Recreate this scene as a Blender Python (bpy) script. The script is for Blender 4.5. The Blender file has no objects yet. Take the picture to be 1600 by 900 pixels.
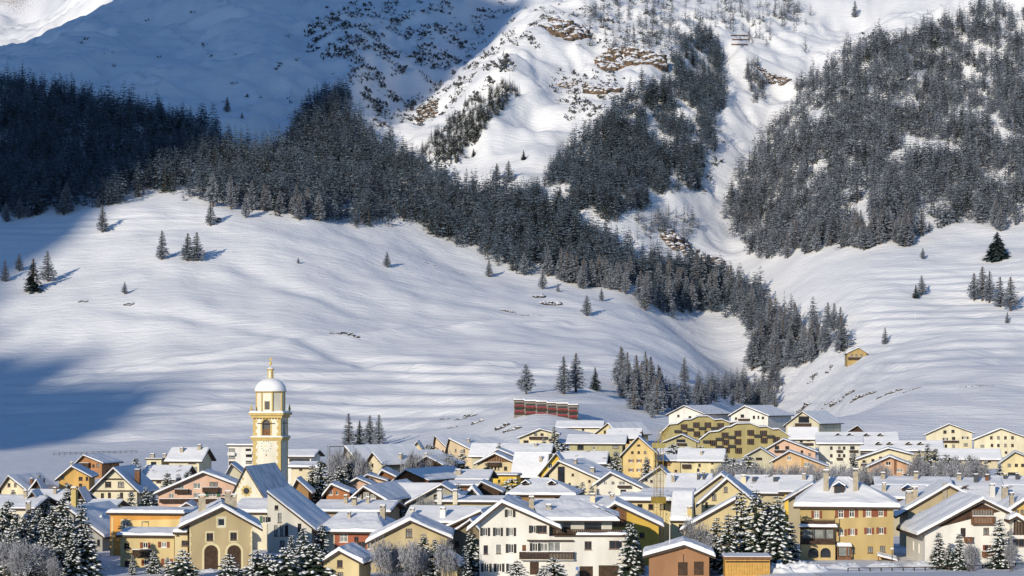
import bpy, math, random
import numpy as np
from mathutils import Vector, Matrix

# ---------------------------------------------------------------- camera, light, exposure
SC = bpy.context.scene
COL = SC.collection
F = 3100.0          # focal length in photo pixels (1600 wide)
EYE = 27.6          # camera height above the valley floor
HOR = 620.0         # photo row of the horizon
cam = bpy.data.cameras.new('camera')
cam.sensor_width = 36.0
cam.lens = F / 1600.0 * 36.0
cam.shift_y = (HOR - 450.0) / 1600.0
cam.clip_start = 1.0
cam.clip_end = 20000.0
camo = bpy.data.objects.new('camera', cam)
camo.location = (0, 0, EYE)
camo.rotation_euler = (math.radians(90), 0, 0)
COL.objects.link(camo)
SC.camera = camo

SUN_EL = math.radians(14.0)
SUN_AZ = (0.42, 0.907)                     # horizontal direction the light travels
_n = math.hypot(*SUN_AZ)
LDIR = Vector((SUN_AZ[0] / _n * math.cos(SUN_EL), SUN_AZ[1] / _n * math.cos(SUN_EL), -math.sin(SUN_EL)))
w = bpy.data.worlds.new('World')
SC.world = w
w.use_nodes = True
nt = w.node_tree
sky = nt.nodes.new('ShaderNodeTexSky')
sky.sky_type = 'NISHITA'
sky.sun_disc = False
sky.sun_elevation = SUN_EL
sky.sun_rotation = math.atan2(-LDIR.x, -LDIR.y)
sky.altitude = 1700
sky.air_density = 1.0
sky.dust_density = 0.3
sky.ozone_density = 5.0
bg = nt.nodes['Background']
bg.inputs[1].default_value = 0.12
nt.links.new(sky.outputs[0], bg.inputs[0])
sun = bpy.data.lights.new('sun', 'SUN')
sun.energy = 3.6
sun.angle = math.radians(0.5)
sun.color = (1.0, 0.905, 0.75)
suno = bpy.data.objects.new('sun', sun)
suno.rotation_euler = LDIR.to_track_quat('-Z', 'Y').to_euler()
suno.location = (-300, -300, 300)
COL.objects.link(suno)
SC.view_settings.view_transform = 'Standard'
SC.view_settings.look = 'None'
SC.view_settings.gamma = 1.0
SC.view_settings.use_curve_mapping = False
SC.view_settings.exposure = 0.26
SC.render.engine = 'CYCLES'
SC.cycles.max_bounces = 5
SC.cycles.diffuse_bounces = 3
SC.cycles.use_denoising = True

rng = random.Random(7)

# ---------------------------------------------------------------- helpers
def tag(o, label=None, cat=None, group=None, kind=None):
    if label: o['label'] = label
    if cat: o['category'] = cat
    if group: o['group'] = group
    if kind: o['kind'] = kind
    return o

def link(name, data, parent=None, loc=None, rz=0.0, scale=None):
    o = bpy.data.objects.new(name, data)
    COL.objects.link(o)
    if parent: o.parent = parent
    if loc is not None: o.location = loc
    if rz: o.rotation_euler = (0, 0, rz)
    if scale is not None:
        o.scale = scale if hasattr(scale, '__len__') else (scale, scale, scale)
    return o

def empty(name, loc, rz=0.0):
    o = link(name, None, None, loc, rz)
    o.empty_display_size = 0.5
    return o

def np_mesh(name, V, T, mats, mi=None, smooth=False):
    """mesh from vertex array and triangle (or quad) index array"""
    V = np.asarray(V, dtype=np.float32); T = np.asarray(T, dtype=np.int32)
    k = T.shape[1]
    me = bpy.data.meshes.new(name)
    me.vertices.add(len(V)); me.vertices.foreach_set('co', V.ravel())
    me.loops.add(T.size); me.loops.foreach_set('vertex_index', T.ravel())
    me.polygons.add(len(T)); me.polygons.foreach_set('loop_start', np.arange(0, T.size, k, dtype=np.int32))
    if mi is not None: me.polygons.foreach_set('material_index', np.asarray(mi, dtype=np.int32))
    if smooth: me.polygons.foreach_set('use_smooth', np.ones(len(T), dtype=bool))
    for m in mats: me.materials.append(m)
    me.update(calc_edges=True)
    me.validate()
    return me

class MB:
    """collects polygons; build() makes one mesh"""
    def __init__(s): s.v = []; s.f = []; s.m = []
    def poly(s, pts, m=0):
        b = len(s.v); s.v += [tuple(p) for p in pts]; s.f.append(tuple(range(b, b + len(pts)))); s.m.append(m)
    def box(s, x0, x1, y0, y1, z0, z1, m=0):
        b = len(s.v)
        s.v += [(x0,y0,z0),(x1,y0,z0),(x1,y1,z0),(x0,y1,z0),(x0,y0,z1),(x1,y0,z1),(x1,y1,z1),(x0,y1,z1)]
        for q in ((0,3,2,1),(4,5,6,7),(0,1,5,4),(1,2,6,5),(2,3,7,6),(3,0,4,7)):
            s.f.append(tuple(b + i for i in q)); s.m.append(m)
    def bar(s, a, b, r, m=0, n=4, r2=None):
        a = Vector(a); b = Vector(b); d = (b - a)
        if d.length < 1e-6: return
        d.normalize(); u = d.orthogonal().normalized(); v = d.cross(u); k = len(s.v)
        r2 = r if r2 is None else r2
        for c, rr in ((a, r), (b, r2)):
            for i in range(n):
                t = 2 * math.pi * (i + .5) / n
                s.v.append(tuple(c + u * (math.cos(t) * rr) + v * (math.sin(t) * rr)))
        for i in range(n):
            j = (i + 1) % n; s.f.append((k + i, k + j, k + n + j, k + n + i)); s.m.append(m)
        s.f.append(tuple(k + n + i for i in range(n))); s.m.append(m)
        s.f.append(tuple(k + i for i in reversed(range(n)))); s.m.append(m)
    def lathe(s, prof, cx, cy, n=16, m=0, rot=0.0):
        k = len(s.v)
        for r, z in prof:
            for i in range(n):
                t = 2 * math.pi * i / n + rot; s.v.append((cx + r * math.cos(t), cy + r * math.sin(t), z))
        for j in range(len(prof) - 1):
            for i in range(n):
                i2 = (i + 1) % n
                s.f.append((k + j*n + i, k + j*n + i2, k + (j+1)*n + i2, k + (j+1)*n + i)); s.m.append(m)
    def mesh(s, name, mats, smooth=False):
        me = bpy.data.meshes.new(name)
        me.from_pydata(s.v, [], s.f)
        for m in mats: me.materials.append(m)
        me.polygons.foreach_set('material_index', s.m)
        if smooth: me.polygons.foreach_set('use_smooth', [True] * len(s.f))
        me.update()
        return me
    def build(s, name, mats, parent=None, loc=None, rz=0.0, smooth=False):
        if not isinstance(mats, (list, tuple)): mats = [mats]
        return link(name, s.mesh(name, mats, smooth), parent, loc, rz)

# ---------------------------------------------------------------- materials
MATS = {}
def material(name, col, rough=0.85, var=0.12, scale=1.5, bump=0.0, bscale=8.0, col2=None, spec=0.3, detail=4, contrast=None, coord='Object', random_tint=0.0, stretch=None):
    if name in MATS: return MATS[name]
    m = bpy.data.materials.new(name); m.use_nodes = True
    n = m.node_tree.nodes; l = m.node_tree.links
    b = n['Principled BSDF']
    b.inputs['Roughness'].default_value = rough
    b.inputs['Specular IOR Level'].default_value = spec
    tc = n.new('ShaderNodeTexCoord')
    no = n.new('ShaderNodeTexNoise'); no.inputs['Scale'].default_value = scale; no.inputs['Detail'].default_value = detail
    if stretch:
        mp = n.new('ShaderNodeMapping'); mp.inputs['Scale'].default_value = stretch; l.new(tc.outputs[coord], mp.inputs['Vector']); l.new(mp.outputs[0], no.inputs['Vector'])
    else: l.new(tc.outputs[coord], no.inputs['Vector'])
    cr = n.new('ShaderNodeValToRGB')
    lo, hi = contrast or (0.3, 0.7)
    cr.color_ramp.elements[0].position = lo; cr.color_ramp.elements[1].position = hi
    c2 = col2 or tuple(min(1, c * (1 + var)) for c in col)
    c1 = col if col2 else tuple(c * (1 - var) for c in col)
    cr.color_ramp.elements[0].color = (*c1, 1); cr.color_ramp.elements[1].color = (*c2, 1)
    l.new(no.outputs['Fac'], cr.inputs['Fac'])
    out = cr.outputs['Color']
    if random_tint:
        oi = n.new('ShaderNodeObjectInfo'); hs = n.new('ShaderNodeHueSaturation')
        mr = n.new('ShaderNodeMapRange'); mr.inputs[3].default_value = 1 - random_tint; mr.inputs[4].default_value = 1 + random_tint
        l.new(oi.outputs['Random'], mr.inputs[0]); l.new(mr.outputs[0], hs.inputs['Value']); l.new(out, hs.inputs['Color'])
        out = hs.outputs['Color']
    l.new(out, b.inputs['Base Color'])
    if bump:
        n2 = n.new('ShaderNodeTexNoise'); n2.inputs['Scale'].default_value = bscale; n2.inputs['Detail'].default_value = 5
        l.new(tc.outputs[coord], n2.inputs['Vector'])
        bp = n.new('ShaderNodeBump'); bp.inputs['Strength'].default_value = 1.0; bp.inputs['Distance'].default_value = bump
        l.new(n2.outputs['Fac'], bp.inputs['Height']); l.new(bp.outputs['Normal'], b.inputs['Normal'])
    MATS[name] = m
    return m

SNOW = material('snow', (0.80, 0.80, 0.81), 0.75, col2=(0.86, 0.86, 0.86), scale=0.6, bump=0.04, bscale=2.0)
SNOWTREE = material('snow_on_branches', (0.72, 0.73, 0.75), 0.8, col2=(0.85, 0.85, 0.85), scale=3)
SNOWPATCH = material('patchy_roof_snow', (0.10, 0.06, 0.045), 0.8, col2=(0.80, 0.80, 0.81), scale=0.45, contrast=(.30, .40), detail=6)
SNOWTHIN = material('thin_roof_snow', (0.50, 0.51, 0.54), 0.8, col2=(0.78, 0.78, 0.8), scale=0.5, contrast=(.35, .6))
BARK = material('bark', (0.09, 0.07, 0.055), 0.9, scale=4)
NEEDLE = material('fir_needles', (0.018, 0.034, 0.022), 0.8, col2=(0.05, 0.075, 0.045), scale=2.5, random_tint=.2)
NEEDLEFAR = material('dark_conifer_needles', (0.022, 0.04, 0.042), 0.85, col2=(0.07, 0.10, 0.105), scale=0.6, random_tint=.2)
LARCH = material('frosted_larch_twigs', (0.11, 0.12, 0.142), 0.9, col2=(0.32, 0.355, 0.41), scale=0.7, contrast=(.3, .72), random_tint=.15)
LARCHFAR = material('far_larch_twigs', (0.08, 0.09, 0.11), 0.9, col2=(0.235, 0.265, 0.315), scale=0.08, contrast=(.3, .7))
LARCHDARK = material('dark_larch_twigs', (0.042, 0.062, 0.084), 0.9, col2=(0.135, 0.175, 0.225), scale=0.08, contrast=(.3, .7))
FROST = material('frosted_twigs', (0.13, 0.125, 0.13), 0.9, col2=(0.44, 0.45, 0.48), scale=1.2, contrast=(.3, .7), random_tint=.12)
WOOD = material('dark_wood', (0.055, 0.032, 0.02), 0.8, var=.35, scale=2)
WOODM = material('brown_wood', (0.16, 0.075, 0.035), 0.75, var=.3, scale=2)
WOODY = material('yellow_wood', (0.47, 0.27, 0.065), 0.6, var=.15, scale=2)
EAVE = material('roof_underside', (0.06, 0.042, 0.03), 0.85, var=.25, scale=3)
FRAMEW = material('white_frame', (0.72, 0.70, 0.64), 0.5, var=.05)
FRAMEB = material('brown_frame', (0.10, 0.05, 0.03), 0.6, var=.2)
GLASS = material('window_glass', (0.018, 0.022, 0.028), 0.12, var=.4, scale=0.7, spec=0.6)
CURT = material('curtained_glass', (0.20, 0.21, 0.20), 0.25, var=.3, scale=1.3, spec=0.5)
SHUTR = material('red_brown_shutter', (0.19, 0.055, 0.028), 0.7, var=.15, scale=2)
SHUTD = material('dark_shutter', (0.022, 0.02, 0.02), 0.6, var=.2, scale=2)
SHUTG = material('green_shutter', (0.05, 0.13, 0.08), 0.6, var=.2, scale=2)
STONE = material('chimney_plaster', (0.36, 0.31, 0.23), 0.9, var=.2, scale=2, bump=.02)
METAL = material('dark_metal', (0.05, 0.05, 0.055), 0.5, var=.2)
GOLD = material('gilded_metal', (0.75, 0.52, 0.12), 0.35, var=.1)
CRANEY = material('crane_paint', (0.30, 0.21, 0.04), 0.55, var=.25, scale=1)

def plaster(col, wear=.17):
    col = tuple(c * .88 for c in col); key = 'plaster_%d_%d_%d' % tuple(int(c * 255) for c in col)
    return material(key, col, 0.9, var=wear, scale=0.35, bump=0.012, bscale=6.0, detail=9, stretch=(1, 1, .3))

def rock_material(name, warm):
    m = bpy.data.materials.new(name); m.use_nodes = True
    n = m.node_tree.nodes; l = m.node_tree.links; b = n['Principled BSDF']; b.inputs['Roughness'].default_value = .9
    tc = n.new('ShaderNodeTexCoord'); no = n.new('ShaderNodeTexNoise'); no.inputs['Scale'].default_value = .25; no.inputs['Detail'].default_value = 8
    l.new(tc.outputs['Object'], no.inputs['Vector'])
    cr = n.new('ShaderNodeValToRGB'); e = cr.color_ramp.elements
    e[0].position = .38; e[0].color = (.03, .027, .026, 1); e[1].position = .75; e[1].color = (*warm, 1)
    l.new(no.outputs['Fac'], cr.inputs['Fac'])
    ge = n.new('ShaderNodeNewGeometry'); sx = n.new('ShaderNodeSeparateXYZ'); l.new(ge.outputs['Normal'], sx.inputs[0])
    n2 = n.new('ShaderNodeTexNoise'); n2.inputs['Scale'].default_value = .5; n2.inputs['Detail'].default_value = 6; l.new(tc.outputs['Object'], n2.inputs['Vector'])
    ad = n.new('ShaderNodeMath'); ad.operation = 'ADD'; l.new(sx.outputs['Z'], ad.inputs[0]); l.new(n2.outputs['Fac'], ad.inputs[1])
    mr = n.new('ShaderNodeMapRange'); mr.inputs[1].default_value = 1.05; mr.inputs[2].default_value = 1.2; l.new(ad.outputs[0], mr.inputs[0])
    mx = n.new('ShaderNodeMix'); mx.data_type = 'RGBA'; l.new(mr.outputs[0], mx.inputs[0]); l.new(cr.outputs[0], mx.inputs[6]); mx.inputs[7].default_value = (.8, .8, .82, 1)
    l.new(mx.outputs[2], b.inputs['Base Color'])
    return m
ROCK = rock_material('snowy_cliff', (.25, .155, .08))
STONES = rock_material('dark_stones', (.10, .085, .07))

# ---------------------------------------------------------------- noise and terrain
def _hash(i, j, seed):
    h = (i.astype(np.int64) * 374761393 + j.astype(np.int64) * 668265263 + seed * 1442695041) & 0xffffffff
    h = ((h ^ (h >> 13)) * 1274126177) & 0xffffffff
    h = h ^ (h >> 16)
    return (h & 0xffff) / 65535.0 * 2 * math.pi
def noise2(x, y, seed=0):
    x = np.asarray(x, float); y = np.asarray(y, float)
    i = np.floor(x); j = np.floor(y); fx = x - i; fy = y - j
    ux = fx * fx * fx * (fx * (fx * 6 - 15) + 10); uy = fy * fy * fy * (fy * (fy * 6 - 15) + 10)
    def g(di, dj):
        a = _hash(i + di, j + dj, seed); return np.cos(a) * (fx - di) + np.sin(a) * (fy - dj)
    return ((g(0,0) * (1-ux) + g(1,0) * ux) * (1-uy) + (g(0,1) * (1-ux) + g(1,1) * ux) * uy) * 1.4
def fbm(x, y, seed=0, oct=4, gain=.5):
    s = 0; a = 1.0
    for k in range(oct):
        s = s + a * noise2(x, y, seed + k * 17); x = np.asarray(x) * 2.03; y = np.asarray(y) * 2.03; a *= gain
    return s
def sstep(a, b, x):
    t = np.clip((np.asarray(x, float) - a) / (b - a), 0, 1); return t * t * (3 - 2 * t)

# rows of the photo at which the bare ground is seen, by azimuth (photo column) and distance (metres)
TD = [650,750,850,950,1050,1150,1250,1350,1450,1550,1650,1750,1900,2100,2350,2700,3200,4000,5200]
TC = {
 -200: [744,727,714,703,675,645,612,565,492,430,375,335,275,195,115,100,98,70,60],
    0: [744,727,714,703,675,645,610,562,490,430,375,335,275,195,118,97,99,60,48],
   90: [744,727,714,703,673,640,602,555,485,428,370,328,270,190,122,66,52,56,52],
  170: [744,727,714,702,670,634,594,548,478,424,364,318,266,186,126,66,-8,-60,-90],
  300: [744,727,714,700,664,622,580,532,470,410,352,302,262,195,140,72,5,-70,-120],
  450: [744,727,714,700,662,616,575,528,475,425,372,330,275,222,165,95,20,-60,-120],
  600: [744,727,712,693,652,612,574,537,495,450,408,370,310,245,175,95,15,-60,-120],
  750: [744,723,690,660,634,602,570,541,512,482,448,418,340,255,172,82,0,-80,-140],
  820: [744,704,650,632,618,600,570,543,514,486,457,428,352,265,172,76,-10,-90,-150],
  900: [744,710,656,634,618,598,571,545,517,490,466,440,365,275,172,70,-20,-100,-160],
 1050: [744,722,690,657,637,612,586,560,531,501,470,440,380,300,200,90,-10,-100,-160],
 1200: [744,722,688,662,648,632,612,590,565,536,500,458,390,310,210,100,0,-80,-140],
 1350: [744,727,711,690,626,570,556,538,505,455,412,382,312,232,152,72,0,-80,-140],
 1500: [744,727,711,692,630,576,556,534,498,456,412,376,312,232,150,70,-10,-90,-150],
 1650: [744,727,711,694,634,580,558,532,490,442,392,352,292,212,130,50,-40,-120,-180],
 1900: [744,727,711,694,634,580,558,532,480,430,380,340,280,200,120,40,-50,-130,-190],
}
_cu = sorted(TC)
_gu = np.arange(-1500, 3101, 20.0); _gd = np.arange(0, 5601, 20.0)
_tz = np.array([[EYE + (HOR - p) * d / F for p, d in zip(TC[c], TD)] for c in _cu])
_tz = np.concatenate([np.zeros((len(_cu), 2)), _tz], axis=1); _td = np.array([0, 560] + TD, float)
_a = np.array([np.interp(_gd, _td, r) for r in _tz])
_b = np.array([np.interp(_gu, _cu, _a[:, k]) for k in range(_a.shape[1])]).T
def _blur(A, n, axis):
    for _ in range(n):
        P = np.pad(A, [(1, 1) if k == axis else (0, 0) for k in range(2)], mode='edge')
        A = (np.take(P, range(0, A.shape[axis]), axis) + 2 * A + np.take(P, range(2, A.shape[axis] + 2), axis)) / 4
    return A
_b = _blur(_blur(_b, 8, 0), 3, 1)

def px2w(px, D): return (px - 800.0) * D / F
# ridges (+) and gullies (-): polyline of (photo column, distance), height, half-width in metres
FEAT = [
 ([(800, 3300), (720, 2850), (640, 2500), (590, 2250), (575, 2050)], -42, 60),      # left gully
 ([(905, 3300), (880, 2800), (800, 2500), (700, 2250)], 30, 70),                    # lit spur beside it
 ([(560, 2900), (540, 2600), (545, 2350), (560, 2150)], 26, 50),
 ([(1330, 3000), (1240, 2600), (1190, 2300), (1140, 2050), (1105, 1800), (1120, 1650), (1180, 1500), (1230, 1330), (1225, 1200), (1190, 1080)], -34, 55),   # ravine
 ([(1020, 2900), (1010, 2500), (960, 2150), (900, 1950)], 30, 90),
 ([(1440, 2700), (1330, 2450), (1240, 2200)], 22, 60),
 ([(350, 3300), (420, 2800), (450, 2450)], 24, 90),
 ([(150, 3400), (220, 2900), (280, 2600)], -20, 80),
 ([(700, 3300), (690, 2900), (650, 2600)], 22, 40), ([(790, 2700), (740, 2450), (700, 2200)], -16, 30), ([(860, 2600), (800, 2350), (750, 2150)], 14, 30), ([(470, 2800), (500, 2500), (520, 2300)], -18, 35),
 ([(-60, 1265), (100, 1275), (250, 1288), (400, 1310), (560, 1370), (700, 1440), (880, 1500)], 2.2, 7),          # path along the slope
 ([(-60, 1180), (150, 1170), (300, 1190), (450, 1215), (620, 1240), (800, 1255)], 2.0, 7), ([(60, 1090), (240, 1085), (420, 1095), (600, 1120)], 1.8, 6), ([(200, 1430), (330, 1400), (480, 1330), (560, 1290)], -2.5, 12), ([(300, 1620), (420, 1520), (560, 1450)], -2.2, 14),
]
def _feat(X, Y):
    z = 0
    for pts, amp, wd in FEAT:
        P = [(px2w(a, d), d) for a, d in pts]
        best = np.full(np.shape(X), 1e9)
        for (x0, y0), (x1, y1) in zip(P[:-1], P[1:]):
            dx, dy = x1 - x0, y1 - y0; t = np.clip(((X - x0) * dx + (Y - y0) * dy) / (dx * dx + dy * dy), 0, 1)
            best = np.minimum(best, (X - x0 - t * dx) ** 2 + (Y - y0 - t * dy) ** 2)
        z = z + amp * np.exp(-best / (wd * wd)) 
    return z
def terrain(X, Y):
    X = np.asarray(X, float); Y = np.asarray(Y, float)
    Yc = np.maximum(Y, 1.0)
    u = 800 + F * X / Yc
    uu = np.clip((u - _gu[0]) / 20.0, 0, len(_gu) - 1.001); dd = np.clip(Yc / 20.0, 0, len(_gd) - 1.001)
    i = uu.astype(int); j = dd.astype(int); fu = uu - i; fd = dd - j
    Z = (_b[i, j] * (1-fu) + _b[i+1, j] * fu) * (1-fd) + (_b[i, j+1] * (1-fu) + _b[i+1, j+1] * fu) * fd
    far = sstep(900, 1100, Y)
    Z = Z + 3.6 * np.exp(-((u - 835) / 85.0) ** 2 - ((Y - 885) / 60.0) ** 2)                                   # sunny knoll under the terrace houses
    Z = Z + 5.0 * np.exp(-((u - 1336) / 26.0) ** 2 - ((Y - 1185) / 40.0) ** 2)                                  # shelf of the hillside chalet
    Z = Z + (2.3 * sstep(1010, 1230, u) + 1.2 * sstep(-100, 160, u) * (1 - sstep(430, 560, u))) * sstep(240, 280, Y) * (1 - sstep(325, 380, Y))
    Z = Z + _feat(X, Y) * sstep(950, 1150, Y)
    # gentle swells, then mountain relief
    Z = Z + far * (4.2 * fbm(X / 120, Y / 150, 3, 3) + 1.5 * fbm(X / 42, Y / 60, 7, 2))
    mt = sstep(1750, 2300, Y)
    r = 1 - np.abs(fbm(X / 210 + .3 * noise2(X / 90, Y / 90, 5), Y / 330, 11, 4))
    Z = Z + mt * (r - .55) * 34
    r2 = 1 - np.abs(fbm(X / 70 + .4 * noise2(X / 50, Y / 50, 15), Y / 150, 19, 3))
    Z = Z + mt * (r2 - .6) * 11 * (.4 + .6 * sstep(-.2, .3, noise2(X / 300, Y / 300, 29)) * sstep(300, 520, u))
    Z = Z + mt * 3 * fbm(X / 30, Y / 45, 23, 3)
    # terraces on the meadows: treads and risers
    tm = sstep(930, 1010, Y) * (1 - sstep(1270, 1330, Y)) * (1 - sstep(860, 1000, u))
    tm = np.maximum(tm, sstep(1130, 1190, u) * sstep(1160, 1210, Y) * (1 - sstep(1560, 1680, Y)))
    tm = np.maximum(tm, .6 * sstep(1600, 1660, Y) * (1 - sstep(1690, 1720, Y)) * (1 - sstep(250, 350, u)))
    h = 6.5
    ph = Z / h + .8 * fbm(X / 260, Y / 420, 31, 3) + X / 700
    amp = np.clip(.6 + .9 * fbm(X / 110, Y / 45, 41, 2), 0, 1)
    fr = ph - np.floor(ph)
    st = np.where(fr < .62, .12 * fr / .62, .12 + .88 * (fr - .62) / .38)
    st = .12 * sstep(0, .62, fr) * 1.0 + .88 * sstep(.5, 1.0, fr)
    Z = Z + tm * amp * h * (st - fr)
    Z = Z + .12 * fbm(X / 9, Y / 9, 51, 2) * sstep(60, 200, Y)
    return Z
def tz(x, y): return float(terrain(np.array([x]), np.array([y]))[0])
_US = np.concatenate([np.arange(-3600, -260, 25.0), np.arange(-260, 1860, 5.0), np.arange(1860, 5200, 90.0)])
_DS = np.concatenate([np.arange(20, 240, 20.0), np.arange(240, 900, 8.0), np.arange(900, 1800, 4.0), np.arange(1800, 3000, 9.0), np.arange(3000, 5600, 30.0)])
_GU, _GD = np.meshgrid(_US, _DS)
_GX = (_GU - 800) * _GD / F
_GZ = terrain(_GX, _GD)
def hits(px, py, dmin=250.0):
    """where the view ray of a photo pixel meets the ground"""
    px = np.atleast_1d(np.asarray(px, float)); py = np.atleast_1d(np.asarray(py, float))
    r0 = np.searchsorted(_DS, dmin); D = _DS[r0:]
    c = np.clip(np.searchsorted(_US, px) - 1, 0, len(_US) - 2); fc = ((px - _US[c]) / (_US[c + 1] - _US[c]))[:, None]
    Z = _GZ[r0:, c].T * (1 - fc) + _GZ[r0:, c + 1].T * fc
    R = EYE + (HOR - py[:, None]) * D[None] / F
    below = R <= Z
    k = np.argmax(below, axis=1); ok = below.any(axis=1)
    k0 = np.maximum(k - 1, 0); ii = np.arange(len(px))
    g1 = R[ii, k0] - Z[ii, k0]; g2 = Z[ii, k] - R[ii, k]
    t = np.where(k > 0, g1 / np.maximum(g1 + g2, 1e-6), 0)
    d = D[k0] + (D[k] - D[k0]) * np.clip(t, 0, 1)
    z = Z[ii, k0] + (Z[ii, k] - Z[ii, k0]) * np.clip(t, 0, 1)
    return (px - 800) * d / F, d, z, ok

def terrain_material():
    m = bpy.data.materials.new('snow_slope'); m.use_nodes = True
    n = m.node_tree.nodes; l = m.node_tree.links; b = n['Principled BSDF']
    b.inputs['Roughness'].default_value = .8; b.inputs['Specular IOR Level'].default_value = .25
    tc = n.new('ShaderNodeTexCoord')
    a = n.new('ShaderNodeTexNoise'); a.inputs['Scale'].default_value = .02; a.inputs['Detail'].default_value = 9; l.new(tc.outputs['Object'], a.inputs['Vector'])
    cr = n.new('ShaderNodeValToRGB'); cr.color_ramp.elements[0].color = (.78, .78, .79, 1); cr.color_ramp.elements[1].color = (.86, .86, .86, 1)
    l.new(a.outputs['Fac'], cr.inputs['Fac']); l.new(cr.outputs[0], b.inputs['Base Color'])
    # wind-packed relief stretched along the slope
    mp = n.new('ShaderNodeMapping'); mp.inputs['Scale'].default_value = (.06, .16, .3); l.new(tc.outputs['Object'], mp.inputs['Vector'])
    n1 = n.new('ShaderNodeTexNoise'); n1.inputs['Scale'].default_value = 1.0; n1.inputs['Detail'].default_value = 8; n1.inputs['Roughness'].default_value = .62; l.new(mp.outputs[0], n1.inputs['Vector'])
    bp = n.new('ShaderNodeBump'); bp.inputs['Distance'].default_value = 1.8; bp.inputs['Strength'].default_value = .7
    l.new(n1.outputs['Fac'], bp.inputs['Height']); l.new(bp.outputs['Normal'], b.inputs['Normal'])
    return m
TERR = terrain_material()

def build_terrain():
    U, Dm, X, Z = _GU, _GD, _GX, _GZ
    V = np.stack([X, Dm, Z], -1).reshape(-1, 3)
    nr, nc = U.shape
    k = (np.arange(nr - 1)[:, None] * nc + np.arange(nc - 1)[None]).ravel()
    Q = np.stack([k, k + 1, k + nc + 1, k + nc], 1)
    o = link('terrain', np_mesh('terrain', V, Q, [TERR], smooth=True))
    tag(o, 'snow covered valley floor, terraced meadows and mountain slopes', kind='structure')
build_terrain()

def far_peak():
    # sunlit rocky summit far behind the shaded bowl
    n = 60; V = []; 
    xs = np.linspace(-2900, -1250, n); ys = np.linspace(7200, 8600, 30)
    X, Y = np.meshgrid(xs, ys)
    u = 800 + F * X / 7600
    top = np.interp(u, [-500, -60, 20, 60, 120, 150, 200], [-60, -70, -50, -40, -25, 15, 60])
    zc = EYE + (HOR - top) * 7700 / F
    Z = zc - np.abs(Y - 7700) * .75 + 45 * fbm(X / 160, Y / 160, 71, 5, .6)
    Vv = np.stack([X, Y, Z], -1).reshape(-1, 3); nr, nc = X.shape
    k = (np.arange(nr - 1)[:, None] * nc + np.arange(nc - 1)[None]).ravel()
    o = link('mountain_peak', np_mesh('mountain_peak', Vv, np.stack([k, k + 1, k + nc + 1, k + nc], 1), [ROCK], smooth=False))
    tag(o, 'sunlit rocky snow summit far behind the shaded ridge', kind='structure')
far_peak()

def shading_mountain():
    # unseen mountain added behind the camera, crest shaped so its soft-edged shadow lies on the wood, the bowl and the lower meadow
    ux, uy = LDIR.x / math.cos(SUN_EL), LDIR.y / math.cos(SUN_EL)
    P, S = np.meshgrid(np.arange(-2600, 200, 5.0), np.arange(-4400, -1600, 40.0))
    X = P * uy + S * ux; Y = -P * ux + S * uy
    crest = np.interp(-P, [-200, 300, 500, 640, 710, 860, 940, 1000, 1065, 1100, 1150, 1216, 1348, 1529, 2000, 2600], [80, 420, 690, 1000, 1052, 1063, 1090, 1180, 1390, 1560, 1705, 2040, 2180, 2260, 2200, 1700])
    crest = crest - 8 + 40 * fbm(P / 75.0, P * 0 + .5, 93, 2) + 24 * fbm(P / 26.0, P * 0 + 3.3, 97, 2, .7)
    Z = -8 + crest * np.exp(-((S + 3000) / 620.0) ** 2) + 30 * fbm(X / 120, Y / 120, 99, 4) * np.clip(np.abs(S + 3000) / 400, 0, 1)
    V = np.stack([X, Y, Z], -1).reshape(-1, 3); nr, nc = X.shape
    k = (np.arange(nr - 1)[:, None] * nc + np.arange(nc - 1)[None]).ravel()
    tag(link('mountain', np_mesh('mountain', V, np.stack([k, k + 1, k + nc + 1, k + nc], 1), [ROCK], smooth=True)), 'unseen high mountain on the sunny side, shaped for its shadow', kind='structure')
shading_mountain()
# ---------------------------------------------------------------- trees
def kite(V, T, p, d, up, ln, wd):
    """a leaf-like kite of two triangles from p along d"""
    s = d.cross(up)
    if s.length < 1e-4: s = Vector((1, 0, 0))
    s.normalize(); k = len(V)
    m = p + d * (ln * .5)
    V += [tuple(p), tuple(m + s * wd), tuple(p + d * ln), tuple(m - s * wd)]
    T += [(k, k+1, k+2), (k, k+2, k+3)]

def trunk_mesh(name, h, r, seed, limbs=True):
    R = random.Random(seed); mb = MB(); prev = Vector((0, 0, -1.2)); n = 6
    for i in range(1, n + 1):
        t = i / n; p = Vector((R.uniform(-.04, .04) * h * .1, R.uniform(-.04, .04) * h * .1, t * h))
        mb.bar(prev, p, r * (1 - (i - 1) / n) + .015, n=6, r2=r * (1 - t) + .012); prev = p
    if limbs:
        for i in range(14):
            z = h * R.uniform(.12, .8); a = R.uniform(0, 6.28); L = h * .13 * (1 - z / h) + .3
            mb.bar((0, 0, z), (math.cos(a) * L, math.sin(a) * L, z + L * R.uniform(-.2, .35)), r * .22, n=3, r2=.01)
    return mb.mesh(name, [BARK])

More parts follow.
